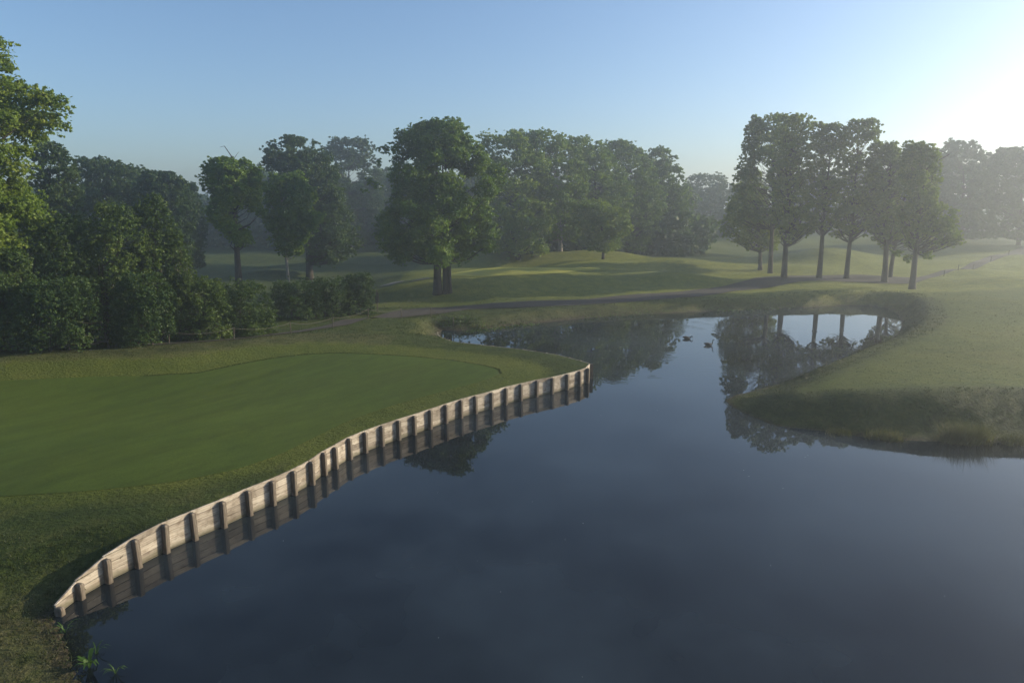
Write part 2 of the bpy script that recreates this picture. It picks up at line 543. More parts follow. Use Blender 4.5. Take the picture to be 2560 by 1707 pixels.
            'prof': [(-0.97, -2.04, 2.11), (0.87, -2.02, 2.3), (2.58, -1.85, 2.15), (3.22, -1.35, 1.55)],
            'tr': 0.1,
            'group': 'dark hedge behind the path',
            'leaf': 0.13,
            'n': 7000,
            'puff': 0.17,
            'pal': 2,
            'bush': 1},
           {'name': 'hedge_bush',
            'label': 'right end of the dark clipped hedge, tallest part beside the signpost',
            'x': -13.82,
            'y': 60.44,
            'rot': 0.225,
            'prof': [(-0.69, -1.4, 1.45), (0.8, -1.45, 1.59), (2.75, -1.36, 1.51), (3.6, -0.83, 1.24)],
            'tr': 0.1,
            'group': 'dark hedge behind the path',
            'leaf': 0.13,
            'n': 6000,
            'puff': 0.19,
            'pal': 2,
            'bush': 1},
           {'name': 'tree',
            'label': 'hazy tree on the right skyline with the highest crown there, behind the clump',
            'x': 89.85,
            'y': 138.39,
            'rot': -0.576,
            'prof': [(0.86, -5.66, 6.03), (12.77, -6.87, 4.74), (18.2, -5.54, 2.41), (19.62, -3.84, 0.14)],
            'tr': 0.4,
            'group': None,
            'leaf': 0.5,
            'n': 12000,
            'puff': 0.15,
            'pal': 2},
           {'name': 'tree',
            'label': 'hazy tree at the right edge of the skyline',
            'x': 94.79,
            'y': 128.9,
            'rot': -0.634,
            'prof': [(1.32, -4.78, 5.65), (8.87, -5.97, 4.77), (15.95, -6.08, 2.7), (17.9, -4.62, 0.59)],
            'tr': 0.4,
            'group': None,
            'leaf': 0.5,
            'n': 12000,
            'puff': 0.15,
            'pal': 2}],
 'FARWOOD': [(-168.8, 188.9, 8.8, 12.9), (-141.8, 165.9, 7.4, 11.8), (-156.1, 192.0, 6.3, 13.4), (-141.9, 181.3, 7.7, 15.0), (-130.7, 173.4, 8.7, 14.9), (-132.7, 188.9, 6.4, 15.6), (-110.2, 165.1, 8.6, 15.0), (-124.1, 194.5, 8.6, 15.5),
             (-108.9, 181.2, 8.0, 11.8), (-105.0, 185.7, 8.9, 12.0), (-90.3, 175.8, 6.5, 14.6), (-85.2, 174.0, 7.8, 15.6), (-79.9, 175.1, 6.9, 13.0), (-70.3, 174.5, 7.4, 13.8), (-71.3, 194.3, 6.1, 16.3), (-54.6, 165.5, 8.4, 12.2),
             (-49.5, 165.3, 6.1, 13.2), (-45.4, 170.9, 8.3, 11.8), (-37.6, 175.3, 7.1, 11.9), (-31.0, 168.2, 8.2, 12.5), (-23.6, 166.1, 8.8, 12.1), (-59.5, 166.8, 7.2, 19.3), (-54.0, 166.8, 7.8, 15.9), (-48.1, 166.2, 6.6, 17.4),
             (-41.1, 161.6, 6.3, 18.6), (-39.8, 179.9, 6.3, 17.4), (-33.5, 179.7, 7.1, 20.2), (-25.1, 164.7, 7.2, 17.9), (-73.3, 154.6, 5.8, 8.6), (-69.3, 159.2, 5.1, 10.8), (-63.1, 158.4, 5.3, 9.5), (-57.6, 159.5, 6.3, 8.8),
             (-48.9, 151.1, 5.9, 8.7), (-35.9, 244.6, 7.6, 19.7), (-25.8, 250.0, 8.7, 19.0), (-13.8, 230.9, 8.0, 16.8), (-3.7, 231.8, 7.6, 17.6), (6.0, 220.1, 7.8, 18.1), (17.6, 248.6, 8.3, 17.3), (26.0, 226.8, 7.2, 18.0),
             (38.3, 242.4, 8.7, 19.2), (48.8, 242.5, 8.5, 19.0), (58.4, 238.2, 8.5, 17.9), (69.1, 239.7, 7.6, 18.9), (80.3, 241.9, 8.4, 18.6), (-7.7, 164.2, 7.3, 17.8), (-0.1, 150.2, 7.1, 16.1), (7.3, 160.1, 6.9, 17.8),
             (14.8, 159.7, 7.6, 15.6), (22.2, 159.7, 7.5, 17.4), (28.9, 155.3, 7.7, 15.4), (37.3, 160.3, 8.0, 15.4), (-7.3, 135.3, 5.1, 6.8), (-3.8, 139.7, 5.9, 10.1), (-0.2, 137.7, 5.4, 8.8), (3.3, 130.4, 5.6, 7.9), (7.1, 137.3, 4.8, 8.4),
             (10.8, 138.8, 5.3, 8.2), (13.4, 128.4, 4.3, 7.9), (17.9, 137.1, 4.4, 9.0), (21.5, 136.8, 4.1, 8.0), (24.0, 131.2, 4.1, 8.9), (27.7, 132.4, 4.4, 10.3), (30.2, 128.5, 4.9, 10.0), (35.8, 136.6, 5.2, 9.2), (74.3, 212.6, 7.0, 21.2),
             (78.0, 197.0, 7.8, 19.7), (93.2, 210.8, 7.7, 21.7), (100.3, 205.3, 7.2, 21.7), (106.4, 198.5, 8.2, 19.2), (122.8, 210.5, 7.8, 17.9), (111.2, 191.1, 7.7, 25.1), (119.8, 189.9, 8.1, 26.1), (135.6, 199.2, 8.2, 25.5),
             (143.9, 197.3, 7.0, 26.4), (147.2, 189.1, 8.2, 26.1), (157.9, 190.7, 8.8, 26.1), (163.0, 185.8, 7.5, 25.4), (184.6, 199.3, 7.8, 26.6)],
 'FENCE_L': [(-32.21, 37.19), (-29.24, 38.35), (-27.41, 39.46), (-25.26, 40.59), (-21.64, 42.28), (-18.46, 44.56), (-15.79, 47.94), (-13.71, 51.52), (-11.8, 55.35), (-9.6, 58.59), (-7.04, 58.63), (-4.97, 56.93)],
 'FENCE_R': [(55.77, 88.15), (60.01, 91.98), (66.23, 98.27), (74.48, 106.64), (82.73, 114.42), (88.75, 118.96), (98.05, 126.37)],
 'SIGN': (-12.62, 63.41),
 'GEESE': [(13.74, 52.66), (14.68, 50.04)],
 'PLANTS': [(-9.4, 13.53), (-10.75, 14.8), (-8.71, 13.34), (-9.53, 14.01)],
 'WEEDS': [[(-6.37, 57.59), (-5.07, 57.59), (-3.76, 57.59), (-2.45, 57.37)], [(-3.47, 55.89), (-1.71, 57.37), (0.15, 58.47), (2.08, 59.62)], [(6.65, 62.82), (10.09, 64.14), (13.68, 65.52)], [(20.1, 67.25), (23.87, 68.15), (27.86, 69.38)]],
 'REEDS': [[(15.76, 28.99), (16.44, 28.82), (17.15, 28.7)], [(18.89, 28.41), (19.8, 28.36), (20.56, 28.3)], [(21.28, 28.3), (22.27, 28.3)], [(14.4, 29.84), (15.36, 29.35)]]}

rng = np.random.default_rng(7)
COL = S.collection

# ------------------------------------------------------------------ helpers
def mesh_np(name, V, quads=None, tris=None, smooth=False):
    V = np.asarray(V, np.float32); me = bpy.data.meshes.new(name)
    q = np.zeros((0, 4), np.int32) if quads is None or len(quads) == 0 else np.asarray(quads, np.int32)
    t = np.zeros((0, 3), np.int32) if tris is None or len(tris) == 0 else np.asarray(tris, np.int32)
    me.vertices.add(len(V)); me.vertices.foreach_set('co', V.ravel())
    li = np.concatenate([q.ravel(), t.ravel()]); me.loops.add(len(li)); me.loops.foreach_set('vertex_index', li)
    ls = np.concatenate([np.arange(len(q))*4, len(q)*4+np.arange(len(t))*3]).astype(np.int32)
    me.polygons.add(len(ls)); me.polygons.foreach_set('loop_start', ls)
    me.update(calc_edges=True); me.validate()
    if smooth: me.polygons.foreach_set('use_smooth', np.ones(len(me.polygons), bool))
    return me

def link(name, me, mat=None, parent=None):
    o = bpy.data.objects.new(name, me); COL.objects.link(o)
    if me is not None and mat is not None:
        me.materials.clear()
        for m in (mat if isinstance(mat, (list, tuple)) else [mat]): me.materials.append(m)
    if parent is not None: o.parent = parent
    return o

def tag(o, label=None, cat=None, group=None, kind=None):
    for k, v in (('label', label), ('category', cat), ('group', group), ('kind', kind)):
        if v: o[k] = v
    return o

def empty(name, loc, rz=0):
    o = bpy.data.objects.new(name, None); COL.objects.link(o); o.location = loc; o.rotation_euler = (0, 0, rz)
    o.empty_display_size = .3
    return o

class MB:
    """collects tubes and boxes for one mesh"""
    def __init__(s): s.v = []; s.f = []
    def tube(s, pts, rad, sides=6, cap=True):
        pts = [Vector(p) for p in pts]; b = len(s.v); n = len(pts); u = None
        for i, p in enumerate(pts):
            d = (pts[min(i+1, n-1)] - pts[max(i-1, 0)])
            d = d.normalized() if d.length > 1e-9 else Vector((0, 0, 1))
            if u is None:
                u = d.cross(Vector((1, 0, 0)) if abs(d.x) < .8 else Vector((0, 1, 0))).normalized()
            else:
                u = (u - d*u.dot(d)); u = u.normalized() if u.length > 1e-6 else d.orthogonal().normalized()
            w = d.cross(u); r = rad[i] if hasattr(rad, '__len__') else rad
            rx, rz = r if isinstance(r, tuple) else (r, r)
            for k in range(sides):
                a = 2*math.pi*k/sides
                s.v.append(tuple(p + u*math.cos(a)*rx + w*math.sin(a)*rz))
        for i in range(n-1):
            for k in range(sides):
                k2 = (k+1) % sides
                s.f.append((b+i*sides+k, b+i*sides+k2, b+(i+1)*sides+k2, b+(i+1)*sides+k))
        if cap:
            s.f.append(tuple(b+k for k in reversed(range(sides)))); s.f.append(tuple(b+(n-1)*sides+k for k in range(sides)))
    def box(s, o, ax, ay, az):
        o, ax, ay, az = map(Vector, (o, ax, ay, az)); b = len(s.v)
        for i in (0, 1):
            for j in (0, 1):
                for k in (0, 1): s.v.append(tuple(o+ax*i+ay*j+az*k))
        for f in ((0, 1, 3, 2), (4, 6, 7, 5), (0, 4, 5, 1), (2, 3, 7, 6), (0, 2, 6, 4), (1, 5, 7, 3)):
            s.f.append(tuple(b+i for i in f))
    def mesh(s, name, smooth=False):
        me = bpy.data.meshes.new(name); me.from_pydata(s.v, [], s.f); me.update()
        bm = bmesh.new(); bm.from_mesh(me); bmesh.ops.recalc_face_normals(bm, faces=bm.faces); bm.to_mesh(me); bm.free()
        if smooth: me.polygons.foreach_set('use_smooth', np.ones(len(me.polygons), bool))
        return me
    def build(s, name, mat, parent=None, smooth=False): return link(name, s.mesh(name, smooth), mat, parent)

# ------------------------------------------------------------------ materials
def new_mat(name):
    m = bpy.data.materials.new(name); m.use_nodes = True
    nt = m.node_tree; nt.nodes.clear(); out = nt.nodes.new('ShaderNodeOutputMaterial')
    return m, nt, out
def N(nt, t, **k):
    n = nt.nodes.new(t)
    for a, v in k.items():
        if a.startswith('_'): n.inputs[a[1:].replace('_', ' ')].default_value = v
        else: setattr(n, a, v)
    return n
def noise(nt, vec, scale, detail=4, rough=.55):
    n = N(nt, 'ShaderNodeTexNoise', _Scale=scale, _Detail=detail, _Roughness=rough)
    nt.links.new(vec, n.inputs['Vector']); return n.outputs['Fac']
def ramp(nt, fac, stops):
    r = nt.nodes.new('ShaderNodeValToRGB'); nt.links.new(fac, r.inputs[0])
    e = r.color_ramp.elements
    while len(e) < len(stops): e.new(.5)
    for i, (p, c) in enumerate(stops): e[i].position = p; e[i].color = (*c, 1) if len(c) == 3 else c
    return r.outputs[0]
def mixc(nt, fac, a, b, mode='MIX'):
    m = N(nt, 'ShaderNodeMix', data_type='RGBA', blend_type=mode)
    for i, v in ((0, fac), (6, a), (7, b)):
        if isinstance(v, (int, float)): m.inputs[i].default_value = v
        elif isinstance(v, tuple): m.inputs[i].default_value = (*v, 1)
        else: nt.links.new(v, m.inputs[i])
    return m.outputs[2]
def mapping(nt, vec, scale=(1, 1, 1), rot=(0, 0, 0)):
    m = N(nt, 'ShaderNodeMapping'); m.inputs['Scale'].default_value = scale; m.inputs['Rotation'].default_value = rot
    nt.links.new(vec, m.inputs[0]); return m.outputs[0]
def math_(nt, op, a, b=0.0):
    m = N(nt, 'ShaderNodeMath', operation=op)
    for i, v in ((0, a), (1, b)):
        if isinstance(v, (int, float)): m.inputs[i].default_value = v
        else: nt.links.new(v, m.inputs[i])
    return m.outputs[0]
def bump(nt, h, strength, dist):
    b = N(nt, 'ShaderNodeBump', _Strength=strength, _Distance=dist); nt.links.new(h, b.inputs['Height']); return b.outputs[0]
def geo(nt): return nt.nodes.new('ShaderNodeNewGeometry').outputs['Position']
def objc(nt): return nt.nodes.new('ShaderNodeTexCoord').outputs['Object']

def grass_surface(nt, out, col, height, strength, dist, trans=.3):
    """turf: diffuse blades plus light coming through them"""
    nrm = bump(nt, height, strength, dist)
    d = N(nt, 'ShaderNodeBsdfPrincipled', _Roughness=.75); d.inputs['Specular IOR Level'].default_value = .15
    nt.links.new(col, d.inputs['Base Color']); nt.links.new(nrm, d.inputs['Normal'])
    d.inputs['Sheen Weight'].default_value = .35; d.inputs['Sheen Roughness'].default_value = .45
    nt.links.new(col, d.inputs['Sheen Tint'])
    nt.links.new(d.outputs[0], out.inputs[0])

def mat_ground():
    m, nt, out = new_mat('ground turf'); p = geo(nt)
    z = N(nt, 'ShaderNodeVertexColor', layer_name='zone'); sep = N(nt, 'ShaderNodeSeparateColor'); nt.links.new(z.outputs[0], sep.inputs[0])
    big = noise(nt, p, .12, 5); mid = noise(nt, p, .9, 5, .65); fine = noise(nt, mapping(nt, p, (1, 1, .4)), 7, 4, .7)
    rough = ramp(nt, mid, [(.3, (.016, .028, .004)), (.5, (.034, .050, .007)), (.72, (.062, .070, .014))])
    mown = ramp(nt, big, [(.3, (.058, .080, .009)), (.5, (.080, .098, .012)), (.7, (.108, .112, .018))])
    mown = mixc(nt, .35, mown, ramp(nt, mid, [(.35, (.042, .060, .007)), (.65, (.104, .114, .017))]))
    dry = ramp(nt, mid, [(.3, (.055, .045, .022)), (.55, (.10, .085, .040)), (.75, (.15, .125, .06))])
    soil = ramp(nt, fine, [(.3, (.030, .022, .014)), (.7, (.075, .055, .036))])
    c = mixc(nt, sep.outputs[0], rough, mown)
    c = mixc(nt, math_(nt, 'SUBTRACT', 1.0, z.outputs[1]), c, ramp(nt, mid, [(.3, (.105, .125, .018)), (.7, (.20, .20, .032))]))  # golden mix puts sunlight into the far fairway's colour
    g = math_(nt, 'MULTIPLY', sep.outputs[1], ramp(nt, noise(nt, p, 1.6, 5, .7), [(.35, (.25, .25, .25)), (.62, (1, 1, 1))]))
    c = mixc(nt, g, c, dry); c = mixc(nt, sep.outputs[2], c, soil)
    c = mixc(nt, .5, c, ramp(nt, fine, [(.3, (.4, .4, .4)), (.7, (1.6, 1.6, 1.6))]), 'MULTIPLY')
    h = math_(nt, 'ADD', math_(nt, 'MULTIPLY', mid, .6), fine)
    grass_surface(nt, out, c, h, .8, .22)
    return m
def mat_green(name, base, stripe_rot):
    m, nt, out = new_mat(name); p = geo(nt)
    rp = mapping(nt, p, (1, 1, 1), (0, 0, stripe_rot)); st = noise(nt, mapping(nt, rp, (.07, .7, .5)), 1.0, 4, .6); md = noise(nt, mapping(nt, rp, (.5, 1.6, 1)), 1.6, 5, .7); big = noise(nt, p, .22, 4); fine = noise(nt, p, 14, 3, .6)
    a = tuple(v*.72 for v in base); b = tuple(v*1.28 for v in base)
    c = ramp(nt, st, [(.3, a), (.7, b)])
    c = mixc(nt, .4, c, ramp(nt, big, [(.3, (base[0]*.8, base[1]*.88, base[2]*.9)), (.7, (base[0]*1.25, base[1]*1.05, base[2]))]))
    c = mixc(nt, .55, c, ramp(nt, md, [(.3, (.62, .66, .6)), (.7, (1.38, 1.34, 1.4))]), 'MULTIPLY')
    c = mixc(nt, .4, c, ramp(nt, fine, [(.3, (.5, .5, .5)), (.7, (1.45, 1.45, 1.45))]), 'MULTIPLY')
    grass_surface(nt, out, c, fine, .3, .02)
    return m
def mat_simple(name, stops, scale, rough=.8, stretch=(1, 1, 1), bstr=.4, bdist=.01, spec=.3, detail=6):
    m, nt, out = new_mat(name); p = mapping(nt, objc(nt), stretch)
    n = noise(nt, p, scale, detail, .62); c = ramp(nt, n, stops)
    b = N(nt, 'ShaderNodeBsdfPrincipled', _Roughness=rough); b.inputs['Specular IOR Level'].default_value = spec
    nt.links.new(c, b.inputs['Base Color']); nt.links.new(bump(nt, n, bstr, bdist), b.inputs['Normal'])
    nt.links.new(b.outputs[0], out.inputs[0]); return m
def mat_leaf(name, dark, mid, light, trans=.35):
    m, nt, out = new_mat(name); p = objc(nt); oi = nt.nodes.new('ShaderNodeObjectInfo')
    n = noise(nt, p, .55, 3, .6); f = noise(nt, p, 5, 2, .6)
    fac = math_(nt, 'ADD', math_(nt, 'MULTIPLY', n, .6), math_(nt, 'MULTIPLY', f, .4))
    fac = math_(nt, 'ADD', fac, math_(nt, 'MULTIPLY', math_(nt, 'SUBTRACT', oi.outputs['Random'], .5), .10))
    c = ramp(nt, fac, [(.34, dark), (.5, mid), (.66, light)])
    d = N(nt, 'ShaderNodeBsdfPrincipled', _Roughness=.55); d.inputs['Specular IOR Level'].default_value = .25
    t = N(nt, 'ShaderNodeBsdfTranslucent'); mx = N(nt, 'ShaderNodeMixShader', _Fac=trans)
    nt.links.new(c, d.inputs['Base Color'])
    tc = mixc(nt, 1.0, c, (1.25, 1.25, .55), 'MULTIPLY'); nt.links.new(tc, t.inputs[0])
    nt.links.new(d.outputs[0], mx.inputs[1]); nt.links.new(t.outputs[0], mx.inputs[2]); nt.links.new(mx.outputs[0], out.inputs[0])
    return m
def mat_plank():
    m, nt, out = new_mat('weathered plank'); p = objc(nt)
    oi = nt.nodes.new('ShaderNodeObjectInfo')
    pv = N(nt, 'ShaderNodeVectorMath', operation='ADD'); cmb = N(nt, 'ShaderNodeCombineXYZ')
    nt.links.new(math_(nt, 'MULTIPLY', oi.outputs['Random'], 40), cmb.inputs[0]); nt.links.new(p, pv.inputs[0]); nt.links.new(cmb.outputs[0], pv.inputs[1]); p2 = pv.outputs[0]
    grain = noise(nt, mapping(nt, p2, (1.2, 6, 26)), 1.5, 6, .65); blot = noise(nt, mapping(nt, p2, (1, 1, 1.6)), 2.6, 5, .6)
    knots = noise(nt, mapping(nt, p2, (1.5, 3, 4)), 2.2, 2, .5)
    c = ramp(nt, grain, [(.28, (.22, .185, .145)), (.5, (.40, .35, .285)), (.72, (.54, .485, .405))])
    c = mixc(nt, math_(nt, 'MULTIPLY', ramp(nt, blot, [(.48, (0, 0, 0)), (.68, (1, 1, 1))]), .75), c, (.12, .085, .055))
    c = mixc(nt, ramp(nt, knots, [(.68, (0, 0, 0)), (.73, (1, 1, 1))]), c, (.10, .068, .045))
    sx = N(nt, 'ShaderNodeSeparateXYZ'); nt.links.new(geo(nt), sx.inputs[0])
    bd = math_(nt, 'FLOOR', math_(nt, 'DIVIDE', math_(nt, 'ADD', sx.outputs[2], .45), .24))
    wn2 = N(nt, 'ShaderNodeTexWhiteNoise', noise_dimensions='1D'); nt.links.new(math_(nt, 'ADD', math_(nt, 'MULTIPLY', oi.outputs['Random'], 97), bd), wn2.inputs['W'])
    c = mixc(nt, 1.0, c, ramp(nt, wn2.outputs['Value'], [(0, (.62, .60, .58)), (.5, (.95, .93, .9)), (1, (1.2, 1.2, 1.18))]), 'MULTIPLY')
    hz = math_(nt, 'ADD', sx.outputs[2], math_(nt, 'MULTIPLY', math_(nt, 'SUBTRACT', blot, .5), .5))
    wet = ramp(nt, hz, [(.05, (1, 1, 1)), (.20, (0, 0, 0))]); c = mixc(nt, math_(nt, 'MULTIPLY', wet, .8), c, (.11, .10, .06))
    b = N(nt, 'ShaderNodeBsdfPrincipled', _Roughness=.8); b.inputs['Specular IOR Level'].default_value = .2
    nt.links.new(c, b.inputs['Base Color']); nt.links.new(bump(nt, grain, .5, .01), b.inputs['Normal']); nt.links.new(b.outputs[0], out.inputs[0])
    return m
def mat_water():
    m, nt, out = new_mat('pond water'); p = geo(nt)
    n1 = noise(nt, mapping(nt, p, (1, 1, 1)), .5, 3, .5); n2 = noise(nt, p, 3.0, 3, .5)
    h = math_(nt, 'ADD', math_(nt, 'MULTIPLY', n1, .0016), math_(nt, 'MULTIPLY', n2, .0004))
    def rings(cx, cy, r0, r1, scale, amp):
        v = N(nt, 'ShaderNodeVectorMath', operation='SUBTRACT'); nt.links.new(p, v.inputs[0]); v.inputs[1].default_value = (cx, cy, 0)
        l = N(nt, 'ShaderNodeVectorMath', operation='LENGTH'); nt.links.new(v.outputs[0], l.inputs[0])
        jit = math_(nt, 'MULTIPLY', n1, 2.2)
        w = math_(nt, 'SINE', math_(nt, 'MULTIPLY', math_(nt, 'ADD', l.outputs['Value'], jit), scale))
        mask = ramp(nt, math_(nt, 'DIVIDE', l.outputs['Value'], r1), [(max(r0/r1-.12, 0), (0, 0, 0)), (r0/r1, (1, 1, 1)), (.9, (.5, .5, .5)), (1, (0, 0, 0))])
        brk = ramp(nt, noise(nt, p, .22, 2, .5), [(.42, (0, 0, 0)), (.58, (1, 1, 1))])
        return math_(nt, 'MULTIPLY', math_(nt, 'MULTIPLY', w, mask), math_(nt, 'MULTIPLY', brk, amp))
    for a in RINGS: h = math_(nt, 'ADD', h, rings(*a))
    b = N(nt, 'ShaderNodeBsdfPrincipled', _Roughness=.0, _IOR=1.333)
    nt.links.new(ramp(nt, noise(nt, p, .11, 4, .6), [(.35, (.005, .007, .009)), (.65, (.026, .036, .044))]), b.inputs['Base Color'])  # paler blotches put a veil of mist into the water colour
    nt.links.new(bump(nt, h, 1.0, 1.0), b.inputs['Normal']); nt.links.new(b.outputs[0], out.inputs[0])
    return m
RINGS = [(13.8, 52.8, 4.5, 15, 13, .0009), (14.8, 50.2, 5, 16, 11, .0007)]

LEAF = [mat_leaf('oak leaves', (.056, .110, .013), (.125, .20, .026), (.205, .255, .038)),
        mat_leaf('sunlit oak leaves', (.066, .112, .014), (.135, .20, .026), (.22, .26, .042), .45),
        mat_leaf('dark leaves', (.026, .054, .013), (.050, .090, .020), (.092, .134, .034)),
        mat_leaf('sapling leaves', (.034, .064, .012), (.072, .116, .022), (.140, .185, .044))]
BARK = [mat_simple('dark bark', [(.3, (.026, .020, .016)), (.7, (.075, .060, .048))], 6, .9, (1, 1, .25), .8, .03),
        mat_simple('pale bark', [(.3, (.14, .12, .10)), (.7, (.34, .30, .26))], 6, .85, (1, 1, .3), .5, .02)]
M_GROUND = mat_ground(); M_GREEN = mat_green('mown green', (.046, .068, .009), -.95); M_FAR = mat_green('far mown green', (.23, .23, .042), .2)  # far green's base is raised to carry sunlight in its colour
M_PATH = mat_simple('gravel path', [(.3, (.034, .028, .022)), (.7, (.066, .056, .045))], 3, .95, (1, 1, 1), .4, .02)
M_SAND = mat_simple('bunker sand', [(.3, (.15, .135, .11)), (.7, (.24, .215, .175))], 3, .95)
M_PLANK = mat_plank()
M_POST = mat_simple('post timber', [(.3, (.06, .046, .034)), (.55, (.15, .122, .092)), (.75, (.27, .23, .175))], 3, .85, (5, 5, .8), .5, .01)
M_FPOST = mat_simple('fence post timber', [(.3, (.05, .04, .03)), (.7, (.11, .09, .07))], 8, .9, (3, 3, .6))
M_ROPE = mat_simple('rope', [(.3, (.10, .09, .075)), (.7, (.18, .16, .135))], 20, .9)
M_WATER = mat_water()

# ------------------------------------------------------------------ terrain
WALL = np.array(DATA['WALL']); BACK = np.array(DATA['WALL_BACK']); SHORE = np.array(DATA['SHORE'])
WLINE = np.vstack([WALL, BACK]); POND = np.vstack([WLINE, SHORE])
NW = len(WLINE)
def seg_dist(P, poly, closed=False):
    """nearest distance to a polyline, index of nearest segment, nearest point"""
    A_ = poly if closed else poly[:-1]; B_ = np.roll(poly, -1, 0) if closed else poly[1:]
    best = np.full(len(P), 1e9); idx = np.zeros(len(P), int); near = np.zeros_like(P)
    for i, (a, b) in enumerate(zip(A_, B_)):
        ab = b-a; t = np.clip(((P-a) @ ab)/max(ab @ ab, 1e-9), 0, 1); q = a+t[:, None]*ab
        d = np.hypot(*(P-q).T); k = d < best
        best[k] = d[k]; idx[k] = i; near[k] = q[k]
    return best, idx, near
def inside(P, poly):
    x, y = P.T; r = np.zeros(len(P), bool); j = len(poly)-1
    for i in range(len(poly)):
        xi, yi = poly[i]; xj, yj = poly[j]
        k = ((yi > y) != (yj > y)) & (x < (xj-xi)*(y-yi)/((yj-yi) or 1e-12)+xi); r ^= k; j = i
    return r
def smooth(t): t = np.clip(t, 0, 1); return t*t*(3-2*t)
# wall top heights along the wall line
WT = np.full(NW, .92); WT[0] = .26; WT[1] = .47; WT[2] = .72; WT[3] = .9
ctl = [tuple(c) for c in DATA['CTL']]
for i in range(0, NW, 2):
    ctl.append((WLINE[i, 0], WLINE[i, 1], WT[i]))
CT = np.array(ctl); CP = CT[:, :2]/20.
def kern(r): return np.sqrt(r*r+.04)
_n = len(CP); K = kern(np.linalg.norm(CP[:, None]-CP[None], axis=2)) - np.eye(_n)*.02
Amat = np.zeros((_n+3, _n+3)); Amat[:_n, :_n] = K; Amat[:_n, _n] = 1; Amat[:_n, _n+1:] = CP; Amat[_n:, :_n] = Amat[:_n, _n:].T
RB = np.linalg.solve(Amat, np.concatenate([CT[:, 2], np.zeros(3)]))
def base_h(P):
    r = np.zeros(len(P))
    for s in range(0, len(P), 20000):
        Q = P[s:s+20000]/20.
        r[s:s+20000] = kern(np.linalg.norm(Q[:, None]-CP[None], axis=2)) @ RB[:_n] + RB[_n] + Q @ RB[_n+1:]
    return r
def wob(P, f, seed=0):
    r = np.random.default_rng(seed); o = np.zeros(len(P))
    for k in range(7):
        a = r.uniform(0, 6.28); ff = f*r.uniform(.6, 1.8); o += np.sin(P[:, 0]*ff*math.cos(a)+P[:, 1]*ff*math.sin(a)+r.uniform(0, 6.28))
    return o/7
GREEN = np.array(DATA['GREEN']); FARG = np.array(DATA['FARGREEN']); NAT = np.vstack([WLINE[-1:], SHORE, WLINE[:1]])
def terrain(P):
    P = np.asarray(P, float); h = base_h(P)
    for x, y, a, sx, sy, ro in DATA['MOUNDS']:
        dx, dy = P[:, 0]-x, P[:, 1]-y; u = dx*math.cos(ro)+dy*math.sin(ro); v = -dx*math.sin(ro)+dy*math.cos(ro)
        h += a*np.exp(-(u/sx)**2-(v/sy)**2)
    dn, _, _ = seg_dist(P, NAT); dw, _, wn_ = seg_dist(P, WLINE); ins = inside(P, POND)
    dg, _, _ = seg_dist(P, GREEN, True); ing = inside(P, GREEN)
    far_ = smooth((P[:, 1]-68)/12)*smooth((190-P[:, 1])/60)
    h += (wob(P, .33, 21)*.8+wob(P, .16, 22)*.7)*far_*smooth((dn-3)/5)
    h += wob(P, 1.1, 1)*.05*smooth(dg/2)*~ing*smooth(dw/1.5) + wob(P, .25, 2)*.10*smooth(dw/6)*~ing*smooth(dg/4)
    # natural banks run down into the water
    sd = np.where(ins, -dn, dn) + (wob(P, 1.6, 3)*.16+wob(P, 4, 4)*.07)*smooth((dw-1.5)/2)
    near_pen = (P[:, 0] > 8) & (P[:, 1] < 60) & (P[:, 1] < 36+ (P[:, 0]-11)*.3)
    width = np.where(near_pen, 3.0, np.where((P[:, 1] < 30) & (P[:, 0] < 0), 3.2, 2.2))
    s = np.where(dn < dw+8, smooth(np.clip(sd, 0, None)/width*.93+.07), 1)
    hl = h*s*1.0
    hw = -.03+np.minimum(sd, 0)*.35
    k = smooth((sd+.15)/.3)
    h2 = np.where(sd > .15, hl, hw*(1-k)+hl*k)
    wall_side = ins & (dw < dn)
    return np.where(dn < 60, np.where(wall_side, h, np.maximum(h2, -1.5)), h), dn, dw, ins, sd
def th(x, y): return float(terrain(np.array([[x, y]]))[0][0])

def axis(parts):
    o = [parts[0][0]]
    for a, b, s0, s1 in parts:
        x = a; n = max(2, int(round(abs(b-a)/((s0+s1)/2)))); t = np.linspace(0, 1, n+1)[1:]
        st = s0+(s1-s0)*t; st = np.cumsum(st); o += list(a+(b-a)*st/st[-1])
    return np.array(o)
gx = axis([(-900, -70, 30, 1.2), (-70, -32, 1.0, .5), (-32, 36, .28, .28), (36, 80, .5, .8), (80, 900, 1.2, 30)])
gy = axis([(-250, 8, 12, .4), (8, 54, .28, .28), (54, 115, .4, .6), (115, 190, .8, 2), (190, 1000, 3, 30)])
X, Y = np.meshgrid(gx, gy); P = np.stack([X.ravel(), Y.ravel()], 1)
Z, dn, dw, ins, sd = terrain(P)
wall_out = ins & (dw < dn)
# keep the sheet behind the planks: outside vertices next to the wall slide onto its line, the rest go
ny, nx = X.shape; wo = wall_out.reshape(ny, nx)
q = np.arange(ny*nx).reshape(ny, nx)
quads = np.stack([q[:-1, :-1], q[:-1, 1:], q[1:, 1:], q[1:, :-1]], -1).reshape(-1, 4)
keep = ~wall_out[quads].all(1); quads = quads[keep]
used = np.zeros(len(P), bool); used[quads.ravel()] = True
mv = wall_out & used & (dw < .7)
Z[wall_out & used & ~mv] = -1.5
d_, i_, np_ = seg_dist(P[mv], WLINE); P[mv] = np_
Z[mv] = np.interp(i_ + 0.0, np.arange(NW), WT)
tt = []
for k, (pp, ii) in enumerate(zip(np_, i_)):
    a, b = WLINE[ii], WLINE[ii+1]; t = np.linalg.norm(pp-a)/max(np.linalg.norm(b-a), 1e-6); tt.append(WT[ii]*(1-t)+WT[ii+1]*t)
Z[mv] = np.array(tt)-.01
